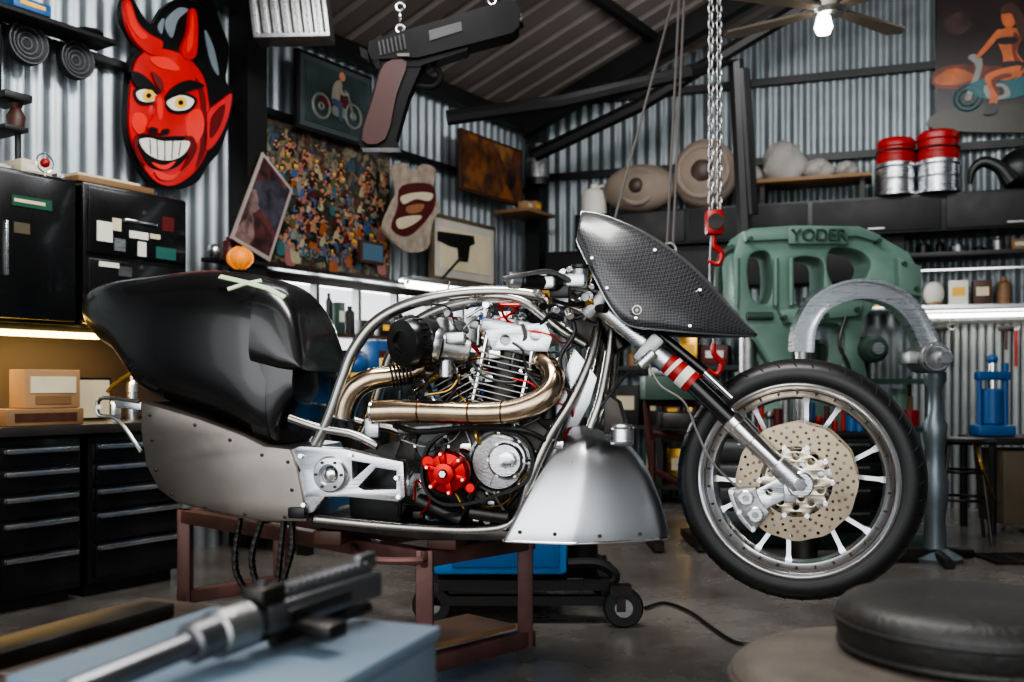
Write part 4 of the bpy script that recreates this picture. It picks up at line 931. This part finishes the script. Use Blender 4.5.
for v,ul,ur,W,_ in st:
    s0,z0=bs(ul,v,W*.8); s1,_z=bs(ur,v,-W*.2); r=[]
    _,z0=bs((ul+ur)/2,v,W*.6)
    sm=(s0+s1)/2; hs=(s0-s1)/2
    prof=[(1,.0),(1,.7),(.99,.93),(.93,.99),(.6,1.0),(.30,1.0),(.16,.985),(.02,.93),(-.3,.74),(-.65,.48),(-.9,.24),(-1,.0)]
    pr=cat(prof,3)
    for a,q in pr: r.append(bw(sm+hs*a,z0,W*max(0,q)))
    for a,q in pr[::-1][1:-1]: r.append(bw(sm+hs*a,z0,-W*max(0,q)))
    rings.append(r)
b.loft(rings,alu_s)
rim=rings[-1]; b.tube(rim+[rim[0]],.004,chrome,8,0)
for u,v in ((520,532),(555,534),(600,536),(640,534)): c=Q(u,v,.172 if u<600 else .14); b.cyl(c,c+NB*.004,.005,dsteel,seg=8)
b.done(bike,60)
b=B('cooling_duct')
bplate(b,[(586,362),(597,378),(590,404),(578,426),(560,429),(566,404)],.085,.095,alu_s,0); bplate(b,[(574,348),(586,362),(562,408),(553,420),(556,392)],.08,.09,alu,0)
bplate(b,[(604,392),(618,402),(626,430),(604,434)],.03,.10,dsteel,0)
b.cyl(Q(622,425,.09),Q(622,445,.10),.03,alu,seg=20,bev=.004); b.torus(Q(622,428,.09),up,.03,.004,chrome,20,6)
b.done(bike)
b=B('carbon_fairing')
bot=[(577,240,.12),(585,258,.145),(597,282,.165),(610,306,.175),(628,325,.17),(662,330,.145),(700,333,.105),(733,335,.05),(756,336,.004)]
top=[(582,212,.075),(598,214,.085),(616,220,.09),(638,230,.088),(662,245,.08),(688,265,.068),(712,289,.05),(736,315,.025),(757,335,.003)]
bot=cat(bot,3);top=cat(top,3); rings=[]
for p,q in zip(bot,top):
    n1=bs(*p);n2=bs(*q); W1,W2=p[2],q[2]
    r=[]
    for k in range(9):
        f=k/8; bul=math.sin(math.pi*f)*.016*min(1,W1/.1); r.append((n1[0]*(1-f)+n2[0]*f,n1[1]*(1-f)+n2[1]*f,W1*(1-f)+W2*f+bul))
    for f in (.66,.33,0): r.append((n2[0],n2[1]+.012*(1-f)*min(1,W2/.05),W2*f))
    far=[(a,c,-w) for a,c,w in r[:-1]][::-1]
    rings.append([bw(*x) for x in r+far])
b.loft(rings,carbon,False,False)
o=b.done(bike,60); m=o.modifiers.new('Solid','SOLIDIFY'); m.thickness=.004; m.offset=0
b=B('fairing_edge_trim'); em=M('edge_trim',(.62,.64,.65),.9,.3)
for sgn in (1,-1):
    b.tube([bw(*bs(*p),sgn*p[2]) for p in bot],.0028,em,6,0); b.tube([bw(*bs(*p),sgn*p[2]) for p in top],.0022,em,6,0); b.tube([bw(*bs(*bot[0]),sgn*bot[0][2]),bw(*bs(*top[0]),sgn*top[0][2])],.0028,em,6,0)
for u,v,w in ((592,258,.155),(607,288,.18),(636,318,.175),(690,326,.125),(606,228,.11),(655,250,.10),(700,290,.09)): 
    c=Q(u,v,w); b.lathe([(0,.004),(.004,.003),(.005,-.004)],c,NB,chrome,8)
c=Q(637,310,.183); b.lathe([(0,.0),(.012,.0),(.012,.003),(0,.003)],c,NB,whitep,20); b.lathe([(.004,.003),(.009,.003),(.009,.0045),(.004,.0045)],c,NB,blk,20)
b.done(bike)
b=B('handlebar_controls')
for sg in (1,-1):
    def H(u,v,w):
        s,z=bs(u,v,w); return bw(s,z,sg*w)
    b.cyl(H(596,290,.10),H(560,284,.2),.013,chrome,seg=14); b.cyl(H(560,284,.2),H(520,281,.30),.018,blkp,seg=16,bev=.004); b.cyl(H(520,281,.30),H(508,280,.32),.02,alu,seg=16,bev=.004)
    b.tube([H(572,282,.19),H(550,272,.24),H(528,274,.30),H(503,279,.35)],[.008,.007,.006,.006],alu,8,5)
    b.box(H(574,281,.18),(.06,.04,.035),alu,BAX,.008); b.cyl(H(580,282,.17),H(580,268,.17),.02,cast,seg=20,bev=.003); b.cyl(H(580,268,.17),H(580,265,.17),.022,blkp,seg=20)
    b.box(H(560,292,.2),(.05,.03,.03),blkp,BAX,.006); b.tube([H(590,296,.1),H(575,305,.14),H(552,300,.18)],.005,blkp,8,4)
    b.box(H(545,283,.24),(.05,.035,.03),alu,BAX,.006); b.cyl(H(535,276,.26),H(535,288,.26),.014,chrome,seg=14,bev=.002)
b.cyl(Q(562,300,.05),Q(562,300,.12),.018,alu,seg=18,bev=.003)
b.box(Q(590,276,.0),(.04,.12,.05),blkp,BAX,.008); b.cyl(Q(570,290,0),Q(570,290,.1),.024,cast,seg=16,bev=.003)
for i in range(30):
    u=random.uniform(540,602); v=random.uniform(272,312); c=Q(u,v,random.uniform(.06,.14)); b.cyl(c,c+V((random.uniform(-.02,.02),-.02,random.uniform(-.02,.02))),random.uniform(.006,.013),random.choice([chrome,alu,blkp,gold,cast]),seg=12,bev=.001)
b.done(bike)
b=B('front_forks')
for sg in (1,-1):
    W=.105
    def H(u,v,w=W):
        s,z=bs(u,v,w); return bw(s,z,sg*w)
    b.cyl(H(598,304),H(648,346),.024,alu,seg=22,bev=.003); b.cyl(H(648,346),H(668,363),.029,alu,seg=22,bev=.003)
    b.cyl(H(666,361),H(693,384),.027,redp,seg=22); b.cyl(H(672,366),H(675,369),.0285,whitep,seg=22); b.cyl(H(681,374),H(688,380),.0285,whitep,seg=22); b.cyl(H(692,383),H(735,424),.022,blk,seg=22); b.cyl(H(730,419),H(737,426),.029,chrome,seg=22,bev=.003)
    b.cyl(H(736,425),H(785,472),.0225,chrome,.0215,seg=22); b.cyl(H(733,422),H(752,441),.0265,chrome,.025,seg=22,bev=.003)
    b.cyl(H(776,463),H(800,486),.025,alu,.029,seg=20,bev=.004); b.cyl(bw(bs(800,484,W)[0],bs(800,484,W)[1],sg*(W-.03)),bw(bs(800,484,W)[0],bs(800,484,W)[1],sg*(W+.02)),.032,alu,seg=24,bev=.004)
    b.cyl(H(800,484),H(800,484)+NB*sg*.03,.016,chrome,seg=6)
    b.box(H(790,492),(.03,.03,.05),alu,BAX,.005)
for (u0,v0,th2) in ((604,308,.035),(654,351,.04)):
    d=(Q(692,384,0)-Q(600,304,0)).normalized(); x=d.cross(NB).normalized(); b.box(Q(u0,v0,0)+x*.0,(.085,.28,th2),cast,(x,NB,d),.010)
    for w in (.13,-.13):
        b.cyl(Q(u0,v0,0)+NB*w-x*.03,Q(u0,v0,0)+NB*w+x*.05,.006,chrome,seg=6)
b.cyl(Q(660,335,.07),Q(705,372,.07),.013,blk,seg=14); b.cyl(Q(700,368,.07),Q(732,398,.07),.008,chrome,seg=12)
b.cyl(Q(655,352,.13),Q(640,366,.13),.016,alu,seg=18,bev=.003)
b.tube([Q(648,362,.13),Q(660,385,.15),Q(684,402,.15),Q(697,432,.15),Q(712,462,.15),Q(738,488,.12)],.0028,M('braided_line',(.62,.61,.58),.8,.3),7,6)
b.tube([Q(590,420,.1),Q(612,392,.1),Q(630,372,.12),Q(645,372,.13)],.004,blkp,7,6)
b.done(bike)
# --- front wheel
wy=math.radians(20); WAX=V((-math.sin(wy),-math.cos(wy),0)); WX=V((math.cos(wy),-math.sin(wy),0)); WC=Q(798,479,0)
b=B('front_tyre')
tp=[(.236,.050),(.246,.057),(.262,.0605),(.276,.058),(.288,.047),(.296,.030),(.3,.012),(.301,0)]
prof=tp+[(r,-h) for r,h in tp[::-1][1:]]+[(.228,-.03),(.228,.03)]
b.lathe(prof,WC,WAX,rubber,96,closed=True)
b.torus(WC+WAX*.0575,WAX,.252,.0012,blkm,64,5)
grm=M('tread_groove',(.01,.01,.01),0,.8)
for k in range(44):
    for sg in (1,-1):
        a0=2*math.pi*k/44
        pts=[]
        for (r,h,da) in ((.2805,.0545,0),(.2890,.0465,.02),(.2968,.0295,.045)):
            a=a0+da+(.07 if sg<0 else 0); d=WX*math.cos(a)+up*math.sin(a); pts.append(WC+d*(r)+WAX*sg*h)
        b.tube(pts,.0016,grm,5,2)
b.done(bike,50)
b=B('front_rim')
rp=[(.243,.052),(.236,.056),(.228,.052),(.222,.044),(.206,.036),(.2,.0),(.206,-.036),(.222,-.044),(.228,-.052),(.236,-.056),(.243,-.052),(.24,-.045),(.226,-.03),(.216,0),(.226,.03),(.24,.045)]
b.lathe(rp,WC,WAX,rimm,96,closed=True)
b.torus(WC+WAX*.05,WAX,.222,.0015,dsteel,72,5)
for k in range(30):
    a=2*math.pi*k/30+.1; d=WX*math.cos(a)+up*math.sin(a); b.cyl(WC+d*.214+WAX*.035,WC+d*.214+WAX*.044,.003,dsteel,seg=6)
b.lathe([(.015,.075),(.03,.075),(.034,.06),(.03,.03),(.028,0),(.03,-.03),(.034,-.06),(.03,-.075),(.015,-.075)],WC,WAX,alu,32,closed=True)
for k in range(6):
    for sd in (-1,1):
        a0=2*math.pi*k/6+.22
        def rad(a,r,p,q):
            d=WX*math.cos(a)+up*math.sin(a); t=d.cross(WAX); return WC+d*r+t*p+WAX*q
        secs=[]
        for (r,da,hw,hd) in ((.026,0,.010,.012),(.06,.03*sd,.007,.010),(.11,.11*sd,.0055,.008),(.19,.19*sd,.0055,.009),(.205,.20*sd,.009,.012)):
            secs.append([rad(a0+da,r,p,q+.006*sd) for p,q in ((-hw,-hd),(hw,-hd),(hw,hd),(-hw,hd))])
        b.loft(secs,rimm)
b.cyl(WC-WAX*.13,WC+WAX*.13,.011,chrome,seg=20)
b.done(bike)
b=B('brake_discs')
for sg in (1,-1):
    o=WC+WAX*sg*.072
    holes=[]
    for rr,nn,ph in ((.097,26,0),(.109,26,.08),(.121,26,.16),(.133,26,.04)):
        for k in range(nn):
            a=2*math.pi*k/nn+ph; holes.append(circ(rr*math.cos(a),rr*math.sin(a),.0042,6))
    holes.append(circ(0,0,.086,48))
    outer=[]
    for k in range(120):
        a=2*math.pi*k/120; r=.143+.0015*math.cos(12*a); outer.append((r*math.cos(a),r*math.sin(a)))
    b.plate(outer,holes,lambda x,y,t:o+WX*x+up*y+WAX*(t-.0025),.005,rotor,0)
    outer=[]
    for k in range(160):
        a=2*math.pi*k/160; r=.074+.012*max(0,math.cos(10*a))**.7 ; outer.append((r*math.cos(a),r*math.sin(a)))
    hh=[circ(0,0,.026,20)]
    for k in range(10):
        a=2*math.pi*(k+.5)/10; hh.append(circ(.061*math.cos(a),.061*math.sin(a),.009,12))
    for k in range(5):
        a=2*math.pi*k/5; hh.append(circ(.042*math.cos(a),.042*math.sin(a),.008,12))
    b.plate(outer,hh,lambda x,y,t:o+WX*x+up*y+WAX*(t-.002),.007,M('disc_carrier_silver_gold',(.78,.74,.66),1,.28,.1),.001)
    b.lathe([(.022,.0),(.022,.012),(.036,.010),(.036,.0)],o+WAX*sg*.004,WAX*sg,alu,24,closed=True)
    for k in range(10):
        a=2*math.pi*k/10; d=WX*math.cos(a)+up*math.sin(a); b.cyl(o+d*.086-WAX*.006,o+d*.086+WAX*.008*1,.007,chrome,seg=14,bev=.001)
        if k%2==0: b.cyl(o+d*.036,o+d*.036+WAX*sg*.010,.005,dsteel,seg=6)
b.done(bike)
b=B('brake_caliper')
for sg in (1,-1):
    o=WC+WAX*sg*.078
    def cp(x,y,t): return o+WX*x+up*y+WAX*t
    for (m,ra,rb,a0,a1,t0,t1) in ((cast,.092,.150,188,232,.006,.034),(cast,.092,.150,188,232,-.034,-.006),(alu,.143,.160,188,232,-.03,.03)):
        ou=[(rb*math.cos(math.radians(a0+(a1-a0)*i/8)),rb*math.sin(math.radians(a0+(a1-a0)*i/8))) for i in range(9)]+[(ra*math.cos(math.radians(a1-(a1-a0)*i/8)),ra*math.sin(math.radians(a1-(a1-a0)*i/8))) for i in range(9)]
        b.plate(ou,[],lambda x,y,t:cp(x,y,t0+t),t1-t0,m,.004)
    for a in (199,221):
        a=math.radians(a); q=cp(.12*math.cos(a),.12*math.sin(a),.034*sg); b.cyl(q-WAX*.01*sg,q+WAX*.012*sg,.019,alu,seg=20,bev=.003); b.cyl(q,q+WAX*.016*sg,.008,cast,seg=10)
    for a in (190,210,230):
        a=math.radians(a); q=cp(.150*math.cos(a),.150*math.sin(a),.034*sg); b.cyl(q-WAX*.01*sg,q+WAX*.006*sg,.006,chrome,seg=6)
    ou=[(-.15,-.05),(-.09,-.02),(-.02,.02),(.02,.0),(.0,-.03),(-.06,-.06),(-.10,-.12)]
    b.plate(ou,[circ(-.06,-.025,.009,12)],lambda x,y,t:cp(x,y,t+(.018 if sg>0 else -.026)),.008,alu,.001)
b.done(bike)
# ------------------------------------------------------------------ foreground
b=B('welding_table'); z=.43; m=M('weld_table_top',(.33,.29,.26),.6,.40,.3,8,bump=.2)
T0=V((-.64,1.745,z)); ex=V((.92,-.392,0)).normalized(); ey=V((-.392,-.92,0)).normalized(); Lx,Ly=.56,1.05
hs=[]
for i in range(5):
    for j in range(8): hs.append(circ(.07+i*.105,.06+j*.125,.011,12))
b.plate([(0,0),(Lx,0),(Lx,Ly),(0,Ly)],hs,lambda x,y,t:T0+ex*x+ey*y-V((0,0,t)),.03,m,.002)
for i in (.04,Lx-.04):
    for j in (.04,Ly-.04): q=T0+ex*i+ey*j; b.box(V((q.x,q.y,.2)),(.05,.05,.4),dsteel)
for j in (.03,Ly-.03): b.box(T0+ex*Lx/2+ey*j-V((0,0,.06)),(Lx,.04,.06),dsteel,(ex,ey,up))
b.done()
b=B('steel_bar_stock'); 
q=T0+ex*.13+ey*.30; b.box(q+V((0,0,.012)),(.05,.40,.022),dsteel,(ex,ey,up),.003); b.done()
b=B('blue_toolbox')
z0=.432; zt=.535
FR=FL(437,626,zt); FLf=FL(214,606,zt); dx=(FLf-FR).normalized(); dyv=V((dx.y,-dx.x,0)); 
if dyv.y>0: dyv=-dyv
W=(FLf-FR).length; cen=(FR+FLf)/2+dyv*.15
b.box(V((cen.x,cen.y,(z0+zt)/2-.0)),(W,.30,zt-z0-.02),boxblue,(dx,dyv,up),.004); b.box(V((cen.x,cen.y,zt-.008)),(W+.008,.308,.016),boxblue,(dx,dyv,up),.004)
b.box(V((cen.x,cen.y,z0+.06))+dyv*.152,(.09,.006,.02),alu,(dx,dyv,up),.002); b.done()
b=B('model_machine_pistol'); z=zt+.001
A=FL(248,658,z); E=FL(370,618,z)
A.z=z+.034;E.z=z+.040
d=(E-A).normalized(); s=V((-d.y,d.x,0)).normalized(); n=d.cross(s); n=n if n.z>0 else -n; AXG=(d,s,n); L=(E-A).length
def G(x,y,h): return A+d*x+s*y+n*h
b.box(G(L*.55,0,0),(L*.95,.030,.030),gunm,AXG,.004)
b.box(G(L*.55,0,.018),(L*.85,.018,.010),gunm,AXG,.002)
for k in range(14): b.box(G(L*.16+k*L*.058,0,.025),(.005,.02,.005),gunm,AXG,.001)
b.box(G(L*.12,0,.022),(.035,.028,.022),dsteel,AXG,.004); b.box(G(L*.95,0,.026),(.03,.012,.018),gunm,AXG,.002)
b.box(G(L*.45,-.017,0),(L*.5,.006,.012),blkp,AXG,.001)
b.cyl(G(L*.0,0,0),G(-.045,0,-.001),.023,cast,seg=20,bev=.003); b.cyl(G(-.04,0,0),G(-.075,0,-.002),.019,gunm,seg=20,bev=.003)
b.cyl(G(-.07,0,-.002),G(-.20,0,-.010),.0115,gunm,seg=18,bev=.002)
b.box(G(L*.3,-.03,-.014),(.03,.07,.016),dsteel,AXG,.004); b.box(G(L*.72,.03,-.014),(.03,.05,.016),dsteel,AXG,.004)
for y in (-.012,.012): b.cyl(G(L*.1,y,-.022),G(L*.9,y,-.022),.006,dsteel,seg=10)
b.box(G(.02,0,.026),(.012,.012,.022),blkp,AXG,.002); b.done()
def stool(name,c,zs,r,m,h=.07,legs=True):
    b=B(name); c=V((c[0],c[1],0))
    pr=cat([(0,zs-.002),(r*.5,zs),(r*.85,zs-.004),(r*.98,zs-.018),(r,zs-.035),(r*.97,zs-h+.008),(r*.9,zs-h)],4)+[(0,zs-h)]
    b.lathe(pr,c,up,m,56); b.torus(c+V((0,0,zs-.030)),up,r*1.0,.003,m,56,6); b.torus(c+V((0,0,zs-h+.006)),up,r*.965,.005,m,48,6)
    if legs:
        b.lathe([(r*.9,zs-h),(r*.9,zs-h-.02),(0,zs-h-.02)],c,up,dsteel,40)
        for k in range(4):
            a=k*math.pi/2+.6; b.tube([c+V((r*.7*math.cos(a),r*.7*math.sin(a),zs-h-.01)),c+V((r*1.1*math.cos(a),r*1.1*math.sin(a),.01))],.012,dsteel,8,0)
        b.torus(c+V((0,0,.2)),up,r*.95,.008,dsteel,32,6)
    b.done()
stool('round_stool',(.475,1.24),.464,.20,leather2); stool('round_cushion',(.575,1.26),.534,.160,leather,.068,False)
# ------------------------------------------------------------------ lights, world, camera
def area(name,loc,target,sx,sy,e,col=(1,1,1)):
    l=bpy.data.lights.new(name,'AREA'); l.shape='RECTANGLE'; l.size=sx; l.size_y=sy; l.energy=e; l.color=col
    o=bpy.data.objects.new(name,l); bpy.context.scene.collection.objects.link(o); o.location=loc; o.rotation_euler=(V(target)-V(loc)).to_track_quat('-Z','Y').to_euler(); return o
area('garage_door_daylight',lp(TB+.2,1.9,3.4),(0,4,.9),4.5,2.2,68,(1,.985,.96))
area('fill_over_bike',(-.1,2.1,3.0),(.1,2.7,.6),1.6,.6,100,(1,.98,.95))  # added overhead fill for the bike; no skylight opens in the roof
area('fill_left_bay',lp(.6,2.65,1.6),lp(.8,1.2,0),1.6,.3,20,(.97,.98,1))  # extra lamp put in to brighten the left wall, without a fixture
area('fill_back_wall',bp(2.2,2.9,1.8),bp(2.2,1.4,0),2.4,.25,30,(.98,.99,1))  # area lamp added to light the back wall; no tube hangs here
area('window_daylight',lp(2.5,1.2,-.25),lp(2.5,.9,3),2.0,.35,90,(.95,.98,1))
area('under_cabinet_glow',lp(-.2,.98,.3),lp(-.2,.6,.15),1.4,.05,8,(1,.72,.32))
w=bpy.data.worlds.new('World'); bpy.context.scene.world=w; w.use_nodes=True
bg=w.node_tree.nodes['Background']; bg.inputs[0].default_value=(.90,.95,1,1); bg.inputs[1].default_value=1.8
try: bpy.context.scene.view_settings.look='AgX - Medium High Contrast'
except Exception: pass
cam=bpy.data.cameras.new('Camera'); co=bpy.data.objects.new('Camera',cam); bpy.context.scene.collection.objects.link(co)
co.location=CAM; co.rotation_euler=(math.pi/2,0,0); cam.sensor_width=36; cam.lens=F/1024*36; cam.shift_y=(HZ-341)/1024; cam.clip_start=.02
cam.dof.use_dof=True; cam.dof.focus_distance=2.55; cam.dof.aperture_fstop=3.6
bpy.context.scene.camera=co
